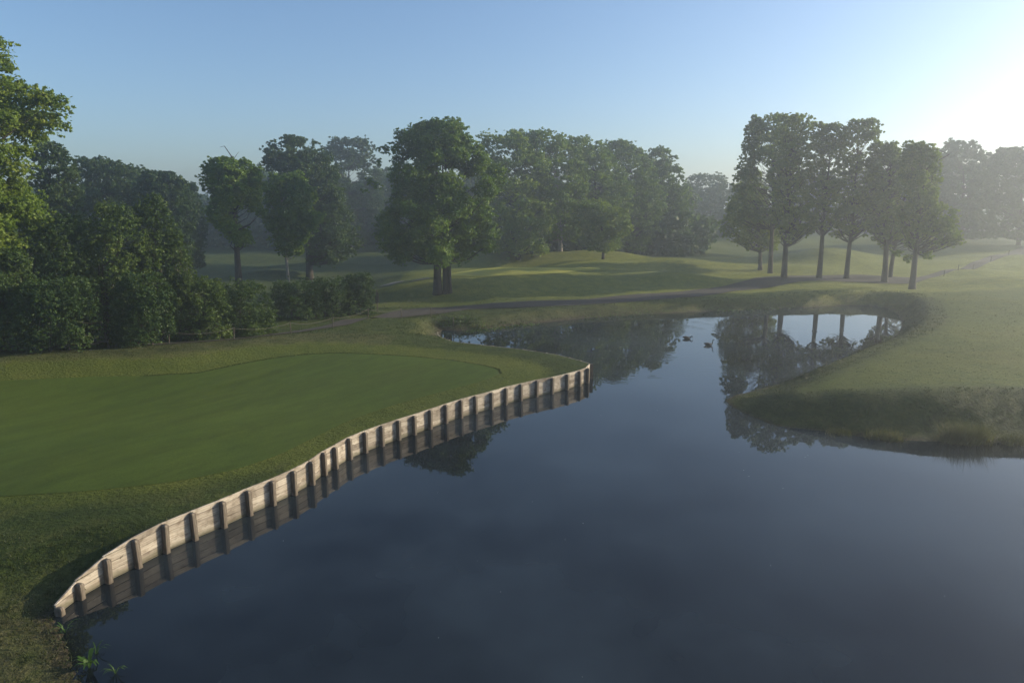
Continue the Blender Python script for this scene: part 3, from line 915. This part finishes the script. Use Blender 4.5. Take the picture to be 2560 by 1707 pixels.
bad = mv[quads].any(1) & (ins & ~wall_out)[quads].any(1); quads = quads[~bad]
me = mesh_np('ground', np.column_stack([P, Z]), quads, smooth=True)
zone = np.zeros((len(P), 4), np.float32); zone[:, 3] = 1
dg, _, _ = seg_dist(P, GREEN, True); collar = smooth(1-(dg-np.where((P[:, 1] < 27) & (P[:, 0] < -8), .2, 2.2))/1.2)  # narrowed near-left: the dark rough there also carries the slope's shade
pen = (P[:, 0] > 9) & (P[:, 1] > 24) & ~ins
mown = np.where(inside(P, GREEN), 1, collar*.9)
mown = np.maximum(mown, np.where(pen & (P[:, 1] < 90), smooth((dn-2.4)/2.0), 0))
mown = np.maximum(mown, np.where((P[:, 1] > 66) & (np.abs(P[:, 0]) < 90), np.where((P[:, 0] < -14) & (P[:, 1] > 78), .12, 1), 0))  # left meadow kept low, its darker grass standing in for tree shade
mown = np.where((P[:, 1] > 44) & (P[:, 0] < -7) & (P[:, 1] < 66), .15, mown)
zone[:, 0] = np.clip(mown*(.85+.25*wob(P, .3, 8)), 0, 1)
dry = np.where(dn < 3, np.where(pen & (P[:, 1] < 37), .15, .7)*smooth(1-dn/3), 0); dry = np.maximum(dry, np.where(P[:, 0] < 8, .10, .3)*smooth(wob(P, .35, 9)*2+.2)*(mown < .5))
moundf = (P[:, 0] < -8) & (P[:, 1] > 34) & (P[:, 1] < 47) & (dg > 2.2); dry = np.maximum(dry, moundf*.5)
dry = np.where((P[:, 0] < -8) & (P[:, 1] < 15.8), np.maximum(dry, .7), dry)
dry = np.maximum(dry, 0*smooth((P[:, 1]-68)/4)*(P[:, 0] > -14)); zone[:, 3] = 1-.8*smooth((P[:, 1]-69)/4)*smooth((P[:, 0]+14)/6)*smooth((125-P[:, 1])/20)*(~ins); zone[:, 1] = dry  # alpha masks where the far fairway is painted brighter, as if sunlit
zone[:, 2] = np.where(dn < 1.2, smooth(1-dn/np.where(P[:, 0] > 8, .35, .8)), 0)*.9
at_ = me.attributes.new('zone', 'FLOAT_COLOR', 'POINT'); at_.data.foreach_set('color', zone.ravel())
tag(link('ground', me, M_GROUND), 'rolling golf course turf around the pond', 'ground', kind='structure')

# water sheet
wv = [(-60, -60, 0), (95, -60, 0), (95, 75, 0), (-60, 75, 0)]
me = bpy.data.meshes.new('water'); me.from_pydata(wv, [], [(0, 1, 2, 3)]); me.update()
tag(link('water', me, M_WATER), 'still dark pond mirroring the sky and trees', 'pond', kind='structure')

def sheet(name, outline, lift, step, mat):
    """a flat patch draped on the ground"""
    o = []
    for a, b in zip(outline, np.roll(outline, -1, 0)):
        n = max(1, int(np.linalg.norm(b-a)/step))
        for k in range(n): o.append(a+(b-a)*k/n)
    o = np.array(o)
    for _ in range(3): o = .5*o+.25*(np.roll(o, 1, 0)+np.roll(o, -1, 0))
    lo_, hi = o.min(0), o.max(0); ax, ay = np.arange(lo_[0], hi[0], step), np.arange(lo_[1], hi[1], step)
    G = np.stack(np.meshgrid(ax, ay), -1).reshape(-1, 2); d, _, _ = seg_dist(G, o, True); G = G[inside(G, o) & (d > step*.4)]
    pts = np.vstack([o, G]); n = len(o)
    v, e, f, *_ = delaunay_2d_cdt([Vector(p) for p in pts], [], [list(range(n))], 1, 1e-5)
    vv = np.array([(a.x, a.y) for a in v]); zz = terrain(vv)[0]+lift
    me = bpy.data.meshes.new(name); me.from_pydata([(a, b, c) for (a, b), c in zip(vv, zz)], [], [tuple(t) for t in f]); me.update()
    bm = bmesh.new(); bm.from_mesh(me); bmesh.ops.recalc_face_normals(bm, faces=bm.faces)
    if sum(t.normal.z for t in bm.faces) < 0: bmesh.ops.reverse_faces(bm, faces=bm.faces)
    bm.to_mesh(me); bm.free(); me.polygons.foreach_set('use_smooth', np.ones(len(me.polygons), bool))
    return tag(link(name, me, mat), kind='structure')
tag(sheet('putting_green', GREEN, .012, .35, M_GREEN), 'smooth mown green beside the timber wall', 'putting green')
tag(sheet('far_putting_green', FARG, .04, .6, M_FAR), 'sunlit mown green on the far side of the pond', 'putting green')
for k, b in enumerate(DATA['BUNKERS']):
    tag(sheet('sand_bunker', np.array(b), .05, .3, M_SAND), ['small grey sand bunker nearer the signpost', 'grey sand bunker beside the lone oak'][k], 'bunker')
far_ = np.array([a for a, b in DATA['PATH']]); near_ = np.array([b for a, b in DATA['PATH']])
tag(sheet('path', np.vstack([far_, near_[::-1]]), .05, .4, M_PATH), 'grey gravel path curving behind the pond', 'path')

# ------------------------------------------------------------------ timber bulkhead
wall = empty('timber_retaining_wall', (WALL[0, 0], WALL[0, 1], 0))
tag(wall, 'curved weathered timber wall with posts holding the green above the pond', 'retaining wall')
wo_ = Vector(wall.location)
R = random.Random(3)
def seg_boards(a, b, za, zb, inw):
    """boards of one bay between two posts; a, b on the wall line, inw points to the land"""
    d = b-a; L = d.length; u = d/L; mid = (a+b)/2
    mb = MB(); z1 = 10; hmax = max(za, zb); k = 0
    z = -.45
    while z < hmax-.01:
        top = z+.224
        # a board cut to the sloping top line
        def zt(t): return min(top, za+(zb-za)*t)
        ta, tb = zt(0), zt(1)
        if min(ta, tb) > z+.02 or max(ta, tb) > z+.02:
            ta, tb = max(ta, z+.004), max(tb, z+.004)
            j = R.uniform(-.006, .006); th_ = .045
            b0 = len(mb.v)
            for (s_, zz) in ((-L/2+.003, z), (L/2-.003, z), (L/2-.003, tb), (-L/2+.003, ta)):
                mb.v.append((s_, -th_/2+j, zz))
            for (s_, zz) in ((-L/2+.003, z), (L/2-.003, z), (L/2-.003, tb), (-L/2+.003, ta)):
                mb.v.append((s_, th_/2+j, zz))
            for f in ((0, 1, 2, 3), (7, 6, 5, 4), (0, 4, 5, 1), (1, 5, 6, 2), (2, 6, 7, 3), (3, 7, 4, 0)): mb.f.append(tuple(b0+i for i in f))
        z += .24
    o = mb.build('plank_panel', M_PLANK, wall)
    o.location = (mid.x-wo_.x, mid.y-wo_.y, 0); o.rotation_euler = (0, 0, math.atan2(u.y, u.x))
def post_mesh(top):
    mb = MB(); w, dp = .07, .10; rings = [(-.5, 1), (top-.075, 1), (top-.035, .9), (top-.01, .68), (top, .4)]
    for z, s in rings:
        for sx, sy in ((-1, -1), (1, -1), (1, 1), (-1, 1)): mb.v.append((sx*w*s, sy*dp*s, z))
    for i in range(len(rings)-1):
        for k in range(4): mb.f.append((i*4+k, i*4+(k+1) % 4, i*4+4+(k+1) % 4, i*4+4+k))
    mb.f.append((3, 2, 1, 0)); n = len(mb.v)-4; mb.f.append((n, n+1, n+2, n+3))
    me = mb.mesh('post'); bm = bmesh.new(); bm.from_mesh(me)
    bmesh.ops.bevel(bm, geom=[e for e in bm.edges if abs(e.verts[0].co.z-e.verts[1].co.z) > .3], offset=.012, segments=2, affect='EDGES')
    bm.to_mesh(me); bm.free(); return me
pm = post_mesh(.9); last = WLINE
for i in range(NW-1):
    a, b = Vector((*WLINE[i], 0)), Vector((*WLINE[i+1], 0))
    n = max(1, int(round((b-a).length/1.05)))
    for k in range(n):
        p, q_ = a.lerp(b, k/n), a.lerp(b, (k+1)/n); t0, t1 = WT[i]+(WT[i+1]-WT[i])*k/n, WT[i]+(WT[i+1]-WT[i])*(k+1)/n
        seg_boards(p, q_, t0, t1, None)
        u = (b-a).normalized() if k else ((b-a).normalized()+((a-Vector((*WLINE[i-1], 0))).normalized() if i else Vector())).normalized()
        out_ = Vector((u.y, -u.x, 0)); t = t0
        o = link('post', pm if abs(t-.92) < .01 else post_mesh(max(t-.02, .1)), M_POST, wall)
        c = p+out_*.12; tilt = R.gauss(0, .012)
        o.location = (c.x-wo_.x, c.y-wo_.y, R.uniform(-.015, .015)); o.rotation_euler = (tilt, R.gauss(0, .012), math.atan2(u.y, u.x))

# ------------------------------------------------------------------ trees
def unit(n): 
    v = rng.normal(size=(n, 3)); return v/np.linalg.norm(v, axis=1)[:, None]
def leaf_quads(Pn, Nn, size):
    n = len(Pn); a = unit(n); t = a-np.sum(a*Nn, 1)[:, None]*Nn; t /= np.linalg.norm(t, axis=1)[:, None]+1e-9; b = np.cross(Nn, t)
    s = (size*rng.uniform(.6, 1.35, n))[:, None]
    v = np.stack([Pn-t*s*.62, Pn-b*s*.36, Pn+t*s*.62, Pn+b*s*.36], 1).reshape(-1, 3)
    return v, np.arange(4*n).reshape(n, 4)
def crown_np(C, Rr, n_leaf, leaf, flat=.78):
    """leaf sprays on the shells of many small boughs"""
    w = Rr**2; cnt = np.maximum(8, (n_leaf*w/w.sum()).astype(int)); Pn = []; Nn = []
    for c, r, k in zip(C, Rr, cnt):
        ns = max(4, k//14); d = unit(ns); d[:, 2] = d[:, 2]*.9+.18; d /= np.linalg.norm(d, axis=1)[:, None]
        q = rng.uniform(.45, 1.08, ns); o_ = rng.random(ns) < .16; q[o_] = rng.uniform(1.08, 1.45, o_.sum())
        sc = c+d*(r*q)[:, None]*np.array([1, 1, flat]); sr = r*rng.uniform(.13, .34, ns)*np.where(o_, .6, 1)
        pick = rng.integers(0, ns, k); off = rng.normal(size=(k, 3))*.55*np.array([1, 1, .55])
        p = sc[pick]+off*sr[pick][:, None]
        nn = d[pick]*.55+unit(k)*.75+np.array([0, 0, .35]); Pn.append(p); Nn.append(nn/np.linalg.norm(nn, axis=1)[:, None])
    return leaf_quads(np.concatenate(Pn), np.concatenate(Nn), leaf)
def build_tree(t):
    z0 = th(t['x'], t['y']); root = empty(t['name'], (t['x'], t['y'], z0-.05), t['rot'])
    cat = {'bush': 'bush', 'hedge_bush': 'bush', 'sapling': 'sapling'}.get(t['name'], 'tree')
    tag(root, t['label'], cat, t['group'])
    pr = np.array(t['prof']); zs, xl, xr = pr.T; Wm = (xr-xl).max(); puff = t['puff']
    rz = random.Random(int(abs(t['x']*97+t['y']*31)))
    # bough centres
    C = []; Rr = []; n = int(2.2/puff**1.5*(zs[-1]-zs[0])/Wm*3.4*t.get('air', 1)); n = max(26, min(n, 300)); tries = 0
    zw = np.interp(np.linspace(zs[0], zs[-1], 60), zs, xr-xl); zc = np.cumsum(zw); zc /= zc[-1]
    while len(C) < n and tries < 6000:
        tries += 1
        z = np.interp(rng.random(), zc, np.linspace(zs[0], zs[-1], 60)); r = puff*Wm*rng.uniform(.6, 1.3)*.56
        z = min(max(z, zs[0]+r*.5), zs[-1]-r*.75)
        l, h = np.interp(z, zs, xl), np.interp(z, zs, xr); cx, hw = (l+h)/2, (h-l)/2
        r = min(r, hw*.8); th_ = rng.uniform(0, 6.283); q = math.sqrt(rng.uniform(.12, 1)); e = max((hw-r*.72)*rng.uniform(.8, 1.12), .05)
        df = min(1.0, .42*Wm/max(hw, .1)) if not t.get('bush') else min(1, .45*Wm/max(hw, .1))
        c = np.array([cx+q*e*math.cos(th_), q*e*df*math.sin(th_), z])
        if all(np.linalg.norm((c-o)*[1, 1, 1.25]) > .72*(r+rr)*.6 for o, rr in zip(C, Rr)): C.append(c); Rr.append(r)
    # silhouette boughs on both sides and at the top
    for z in np.arange(zs[0]+.3, zs[-1], puff*Wm*.6):
        for s in (0, 1):
            if rng.random() < .15: continue
            l, h = np.interp(z, zs, xl), np.interp(z, zs, xr); r = min(puff*Wm*rng.uniform(.35, .65), (h-l)*.4)
            C.append(np.array([l+r*.8 if s == 0 else h-r*.8, rng.normal()*Wm*.08, z])); Rr.append(r)
    if t.get('bush'):
        for k in range(26):
            z = np.interp(rng.random()**.6, [0, 1], [zs[0], zs[-1]]); l, h = np.interp(z, zs, xl), np.interp(z, zs, xr); r = Wm*rng.uniform(.025, .055)
            a_ = rng.uniform(0, 6.28); C.append(np.array([(l+h)/2+(h-l)*.5*math.cos(a_)*rng.uniform(.7, 1.1), Wm*.42*math.sin(a_)*rng.uniform(.7, 1.1), z+r*rng.uniform(0, 2.5)])); Rr.append(r)
    l, h = xl[-1], xr[-1]
    for k in range(3):
        r = puff*Wm*rng.uniform(.3, .5); C.append(np.array([l+(h-l)*rng.random(), rng.normal()*Wm*.06, zs[-1]-r*.8])); Rr.append(r)
    if t.get('air') or t.get('gap'):
        A_ = np.array(C); ph = rng.uniform(0, 6.28, 6); k_ = 6.0/Wm
        nz = np.sin(A_[:, 0]*k_*1.1+ph[0])+np.sin(A_[:, 2]*k_*.9+ph[1])+np.sin((A_[:, 0]+A_[:, 2])*k_*.8+ph[2])+.8*np.sin(A_[:, 1]*k_+ph[3])
        lim = np.quantile(nz, t.get('gap', .13)); keep_ = nz > lim; C = [c for c, q in zip(C, keep_) if q]; Rr = [c for c, q in zip(Rr, keep_) if q]
    for x_, z_, r_ in t.get('lobes', ()): C.append(np.array([x_, rng.normal()*.3, z_])); Rr.append(r_)
    C = np.array(C); Rr = np.array(Rr)
    v, f = crown_np(C, Rr, int(t['n']*6*t.get('air', 1)), t['leaf']*.76, 1.25 if t.get('bush') else .78)
    link('crown', mesh_np('crown', v, f), LEAF[t['pal']], root)
    # trunk and limbs
    mb = MB(); zt = zs[0]+(zs[-1]-zs[0])*.72; lean = t.get('lean', 0); tr = t['tr']
    topx = np.interp(zt, zs, (xl+xr)/2)*.7 - lean
    def tp(z, ox=0): 
        k = max(0, z)/zt; return np.array([ox*(1-.3*k)+topx*k**1.5+lean*.0+math.sin(z*.5+t['x'])*.1*k, math.cos(z*.4+t['y'])*.12*k, z])
    stems = [(0, tr)] if not t.get('multi') else [(-.3, tr*1.15), (.55, tr*.75), (1.0, tr*.62)]
    if t.get('bush'): stems = [(Wm*.22*rng.normal(), tr*rng.uniform(.5, 1)) for k in range(5)]
    for ox, r0 in stems:
        zz = np.linspace(0, zt, 9); pts = [tp(z, ox) for z in zz]; pts[0][2] = -.4
        rad = [r0*(1.35 if i == 0 else 1-.8*(z/zt)**.9) for i, z in enumerate(zz)]
        pts.insert(1, tp(.5, ox)); rad.insert(1, r0*1.02)
        mb.tube(pts, rad, 9)
    order = np.argsort(-Rr)[:int(len(C)*.8)]
    for i in order:
        c = C[i]; ax = stems[rng.integers(len(stems))][0]
        za = max(zs[0]*.85, min(zt*.97, c[2]-abs(c[0])*.35-rng.uniform(.2, .12*zs[-1]+.3)))
        if za < .2: za = .2
        a = tp(za, ax); r0 = tr*.42*max(.25, 1-.8*za/zt)*rng.uniform(.5, 1); m_ = a*.5+c*.5+np.array([rng.normal()*.2, rng.normal()*.2, -.08*np.linalg.norm(c-a)])
        mb.tube([a, a*.75+m_*.25+np.array([0, 0, .05]), m_, c], [r0, r0*.8, r0*.55, r0*.18], 5, cap=False)
    if t.get('snag'):
        zt_ = zs[-1]*(1 if t['snag'] == 1 else .55); b0 = tp(zt*(.95 if t['snag'] == 1 else 1.0))
        sx = .3 if t['snag'] == 1 else 2.2
        mb.tube([b0, b0+np.array([sx*.3, 0, zt_*.10]), b0+np.array([sx, .1, zt_*.2]), b0+np.array([sx*.7-.5, .1, zt_*.27]), b0+np.array([sx*.7-.9, .1, zt_*.262])], [.11, .08, .06, .035, .015], 6)
        mb.tube([b0+np.array([sx*.8, .1, zt_*.17]), b0+np.array([sx*.8+.7, .1, zt_*.235])], [.035, .012], 5)
    mb.build('trunk', BARK[t.get('bark', 0)], root, smooth=True)
    return root
for t in DATA['TREES']: build_tree(t)

# far-off wood: one mass
vs, fs, nb = [], [], 0
for x, y, r, ztop in DATA['FARWOOD']:
    g0 = th(x, y); n = 24; C = []; Rr = []
    for k in range(n):
        a = rng.uniform(0, 6.28); z = g0+rng.uniform(.04, 1)*(ztop-g0); w = r*math.sin(min(1, .35+.9*(1-(z-g0)/(ztop-g0)))*1.4)
        rr = r*rng.uniform(.28, .5); C.append((x+math.cos(a)*w*.75*rng.random()**.5, y+math.sin(a)*w*.5, min(z, ztop-rr*.8))); Rr.append(rr)
    v, f = crown_np(np.array(C), np.array(Rr), 5200, .85); vs.append(v); fs.append(f+nb); nb += len(v)
tag(link('distant_woodland', mesh_np('distant_woodland', np.concatenate(vs), np.concatenate(fs)), LEAF[2]), 'far-off woodland closing the view behind the meadows', 'woodland', kind='stuff')

# ------------------------------------------------------------------ grass and reeds
def blades(Pxy, z, h, w, n, name, mat, spread=.05, lean=.5):
    k = len(Pxy); idx = np.repeat(np.arange(k), n); m = len(idx)
    b = np.column_stack([Pxy[idx]+rng.normal(size=(m, 2))*spread, z[idx]-.01]); a = rng.uniform(0, 6.28, m)
    hh = (h if np.isscalar(h) else h[idx])*rng.uniform(.5, 1.2, m); d = np.column_stack([np.cos(a), np.sin(a), np.zeros(m)])
    ln = rng.normal(size=(m, 2))*lean; top = b+np.column_stack([ln*hh[:, None], hh])
    v = np.stack([b-d*w, b+d*w, top], 1).reshape(-1, 3)
    return link(name, mesh_np(name, v, None, np.arange(3*m).reshape(m, 3)), mat)
M_TUFT = mat_leaf('rough grass blades', (.018, .027, .006), (.034, .046, .011), (.065, .068, .023), .3)
M_REED = mat_leaf('reed blades', (.04, .05, .018), (.075, .085, .03), (.13, .12, .06), .3)
Q = np.column_stack([rng.uniform(-40, 45, 260000), rng.uniform(11, 75, 260000)])
Q = Q[(np.abs(Q[:, 0]) < Q[:, 1]*.85+3)]
Q = Q[rng.random(len(Q)) < np.clip(22/Q[:, 1], .15, 1)**1.5]
tz, tdn, tdw, tin, tsd = terrain(Q); tdg, _, _ = seg_dist(Q, GREEN, True); tg = inside(Q, GREEN)
pfar = inside(Q, np.vstack([far_, near_[::-1]]))
ok = ~(tin & (tdw < tdn)) & (tsd > .1) & ~tg & ~pfar & (tdw > .03)
ok &= (tdg > 2.4) | (tdn < 2) | ((tdg > .0) & (rng.random(len(Q)) < .5))
penf = (Q[:, 0] > 9) & (tdn > 3.2); ok &= ~penf | (rng.random(len(Q)) < .12)
Q, tz, tdn, tdg, tdw = Q[ok], tz[ok], tdn[ok], tdg[ok], tdw[ok]
hh = np.where((tdg < 2.4) , .035, np.where(tdn < 3.2, np.where(Q[:, 0] < 0, .08, .09), .055))*np.where(Q[:, 1] > 45, 1.5, 1)
tag(blades(Q, tz, hh, .014, 4, 'rough_grass', M_TUFT, .07), 'rough grass tufts on the banks and slopes', 'grass', kind='stuff')

M_EDGE = mat_leaf('collar grass blades', (.012, .020, .004), (.022, .034, .007), (.04, .05, .012), .2)
def line_pts(poly, n, jit):
    poly = np.array(poly); s = np.r_[0, np.cumsum(np.linalg.norm(np.diff(poly, axis=0), axis=1))]; u = rng.uniform(0, s[-1], n)
    return np.column_stack([np.interp(u, s, poly[:, 0]), np.interp(u, s, poly[:, 1])])+rng.normal(size=(n, 2))*jit
p = line_pts(GREEN[3:15], 2600, .035)
tag(blades(p, terrain(p)[0], .05, .010, 3, 'collar_grass', M_EDGE, .03, .3), 'longer grass along the edge of the near green', 'grass', kind='stuff')
for k, l in enumerate(DATA['REEDS']):
    p = line_pts(l, [90, 240, 70, 60][k], .15); hz = np.full(len(p), [.5, .95, .5, .3][k])
    tag(blades(p, np.full(len(p), .0), hz, .012, 5, 'reed_clump', M_REED, .08, .35),
        ['thin reeds in the water along the near bank of the right spit', 'dark tall reed tuft at the foot of the right spit bank', 'reeds at the right edge of the picture by the waterline', 'sparse short reeds near the tip of the right spit'][k], 'reeds', 'reed clumps along the right spit', 'stuff')
for k, l in enumerate(DATA['WEEDS']):
    p = line_pts(l, [500, 500, 260, 260][k], .45); pz = np.maximum(terrain(p)[0], .0); n = len(p)
    v, f = leaf_quads(np.column_stack([p, pz+rng.uniform(.0, [.35, .10, .2, .2][k], n)]), unit(n)*.5+np.array([0, 0, .8]), .16)
    tag(link('bank_weeds', mesh_np('bank_weeds', v, f), LEAF[3]),
        ['leafy weed patch at the water inlet below the path', 'flat pale weed mat reaching into the pond from the inlet', 'weeds on the far waterline left of the geese', 'weeds on the far waterline below the tree clump'][k], 'weeds', kind='stuff')

M_PLANT = mat_leaf('waterside plant', (.035, .075, .012), (.055, .11, .018), (.09, .15, .03))
for k, (x, y) in enumerate(DATA['PLANTS']):
    mb = MB(); n = [13, 8, 9, 7][k]; hh = [.38, .3, .3, .3][k]; rp = random.Random(k)
    for i in range(n):
        a = rp.uniform(0, 6.28); L = hh*rp.uniform(.6, 1.2); d = Vector((math.cos(a), math.sin(a), 0)); s = Vector((-d.y, d.x, 0)); w = [.03, .014, .012, .012][k]
        pts = [Vector((0, 0, 0)), d*L*.3+Vector((0, 0, L*.55)), d*L*.7+Vector((0, 0, L*.75)), d*L*1.05+Vector((0, 0, L*.62))]; b = len(mb.v)
        for q_, ww in zip(pts, (.5, 1, .8, .05)): mb.v += [tuple(q_-s*w*ww), tuple(q_+s*w*ww)]
        for j in range(3): mb.f.append((b+2*j, b+2*j+1, b+2*j+3, b+2*j+2))
    o = mb.build('water_plant', M_PLANT); o.location = (x, y, max(th(x, y), -.02))
    tag(o, ['bright green broad leaved plant in the shallows at the bottom left', 'small plant in the shallows just below the end of the timber wall', 'wispy plant in the water right of the bright green plant', 'thin stalked plant in the water behind the bright green plant'][k], 'plant')

# specks floating on the still water
Q = np.column_stack([rng.uniform(-12, 26, 900), rng.uniform(12, 45, 900)]); qd, _, _ = seg_dist(Q, POND, True); Q = Q[inside(Q, POND) & (qd > .6)]
Q = Q[wob(Q, .5, 31) > -.02][:34]
v, f = leaf_quads(np.column_stack([Q, np.full(len(Q), .006)]), np.tile([0, 0, 1.0], (len(Q), 1)), .026)
tag(link('floating_specks', mesh_np('floating_specks', v, f), mat_simple('floating seed fluff', [(.3, (.30, .29, .25)), (.7, (.5, .48, .42))], 9)), 'pale specks of seed fluff floating on the pond', 'debris', kind='stuff')

# ------------------------------------------------------------------ rope fences and signpost
def rope_fence(pts, label, h, sag):
    p0 = Vector((*pts[0], th(*pts[0]))); root = empty('rope_fence', p0); tag(root, label, 'fence')
    tops = []
    for x, y in pts:
        z = th(x, y); mb = MB(); mb.tube([(0, 0, -.3), (0, 0, h-.03), (0, 0, h)], [.036, .033, .024], 8)
        o = mb.build('post', M_FPOST, root, smooth=False); o.location = Vector((x, y, z))-p0; o.rotation_euler = (R.gauss(0, .03), R.gauss(0, .03), 0); tops.append(Vector((x, y, z+h-.1)))
    for a, b in zip(tops, tops[1:]):
        mb = MB(); mb.tube([a.lerp(b, t/8)-p0-Vector((0, 0, sag*(1-(2*t/8-1)**2))) for t in range(9)], .010, 6)
        mb.build('rope', M_ROPE, root, smooth=True)
rope_fence(DATA['FENCE_L'], 'rope fence on short posts along the path left of the pond', .85, .22)
rope_fence(DATA['FENCE_R'], 'rope fence beside the path climbing at the right edge', .8, .15)
sx, sy = DATA['SIGN']; sg = empty('signpost', (sx, sy, th(sx, sy))); tag(sg, 'thin dark signpost with a narrow board at the end of the hedge', 'signpost')
mb = MB(); mb.tube([(0, 0, -.3), (0, 0, 1.9), (0, 0, 1.95)], [.05, .045, .03], 8); mb.build('pole', M_FPOST, sg)
mb = MB(); mb.box((-.16, -.09, .75), (.32, 0, 0), (0, .035, 0), (0, 0, .95)); o = mb.build('board', M_FPOST, sg)

# ------------------------------------------------------------------ geese
M_GB = mat_simple('goose body feathers', [(.35, (.05, .04, .032)), (.65, (.13, .105, .085))], 9, .7, (1, 3, 3))
M_GK = mat_simple('black neck feathers', [(.3, (.010, .010, .010)), (.7, (.022, .021, .020))], 9, .6)
M_GW = mat_simple('white cheek feathers', [(.3, (.55, .54, .52)), (.7, (.7, .69, .66))], 9, .7)
def goose(x, y, rz, neck, label):
    root = empty('goose', (x, y, 0), rz); root.scale = (.78, .78, .78); tag(root, label, 'goose', 'pair of geese swimming on the pond')
    mb = MB()
    pts = [(-.46, 0, .17), (-.36, 0, .15), (-.22, 0, .11), (-.02, 0, .09), (.16, 0, .09), (.27, 0, .12), (.33, 0, .17)]
    rad = [(.015, .02), (.05, .07), (.105, .14), (.135, .18), (.125, .165), (.09, .11), (.06, .065)]
    hd = neck[-1]; dirn = Vector(neck[-1])-Vector(neck[-2]); 
    pts += neck; rad += [.05, .038, .033, .033, .042, .046, .03][:len(neck)]
    mb.tube(pts, rad, 12)
    o = mb.build('body', [M_GB, M_GK], root, smooth=True); me = o.data
    for p in me.polygons:
        c = p.center
        if c.x > .30: p.material_index = 1
    for s in (-1, 1):
        mb = MB(); mb.tube([(-.42, s*.05, .20), (-.25, s*.135, .19), (-.02, s*.17, .16), (.14, s*.15, .14), (.21, s*.12, .13)], [(.02, .02), (.05, .05), (.085, .03), (.07, .03), (.02, .02)], 8)
        mb.build('wing', M_GB, root, smooth=True)
    h = Vector(hd)
    f = Vector((.10, 0, -.02)) if neck[-1][2] > .3 else Vector((.06, 0, -.085))
    mb = MB(); mb.tube([h-f*.1, h+f*.5, h+f], [.022, .018, .007], 8); mb.build('bill', M_GK, root, smooth=True)
    for s in (-1, 1):
        mb = MB(); c = h-f*.45+Vector((0, s*.030, -.02)); mb.tube([c+Vector((0, 0, -.028)), c, c+Vector((0, 0, .026))], [.008, .022, .008], 6); mb.build('cheek_patch', M_GW, root, smooth=True)
(ax, ay), (bx, by) = DATA['GEESE']
goose(ax, ay, -.15, [(.37, 0, .22), (.41, 0, .27), (.46, 0, .29), (.51, 0, .26), (.53, 0, .20), (.535, 0, .16)], 'goose with its neck bent down over the water, on the left')
goose(bx, by, -.05, [(.37, 0, .24), (.385, 0, .33), (.385, 0, .43), (.39, 0, .50), (.42, 0, .545), (.47, 0, .545)], 'goose swimming with its neck held upright, on the right')

# ------------------------------------------------------------------ morning haze
bpy.context.view_layer.update()
ztop = max((o.matrix_world @ Vector(c)).z for o in S.objects if o.type == 'MESH' for c in o.bound_box)+.5
zlow = min((o.matrix_world @ Vector(c)).z for o in S.objects if o.type == 'MESH' for c in o.bound_box)-1
mb = MB(); mb.box((-950, -300, zlow), (1900, 0, 0), (0, 1350, 0), (0, 0, max(ztop, 12)-zlow))
m, nt, out = new_mat('morning haze'); pv = N(nt, 'ShaderNodeVolumePrincipled', _Density=HAZE_DENSITY, _Anisotropy=HAZE_G)
pv.inputs['Color'].default_value = (.88, .95, 1, 1); nt.links.new(pv.outputs[0], out.inputs['Volume'])
tag(mb.build('haze', m), 'thin morning haze over the course', 'haze', kind='stuff')
print('TOP', ztop, 'LOW', zlow)
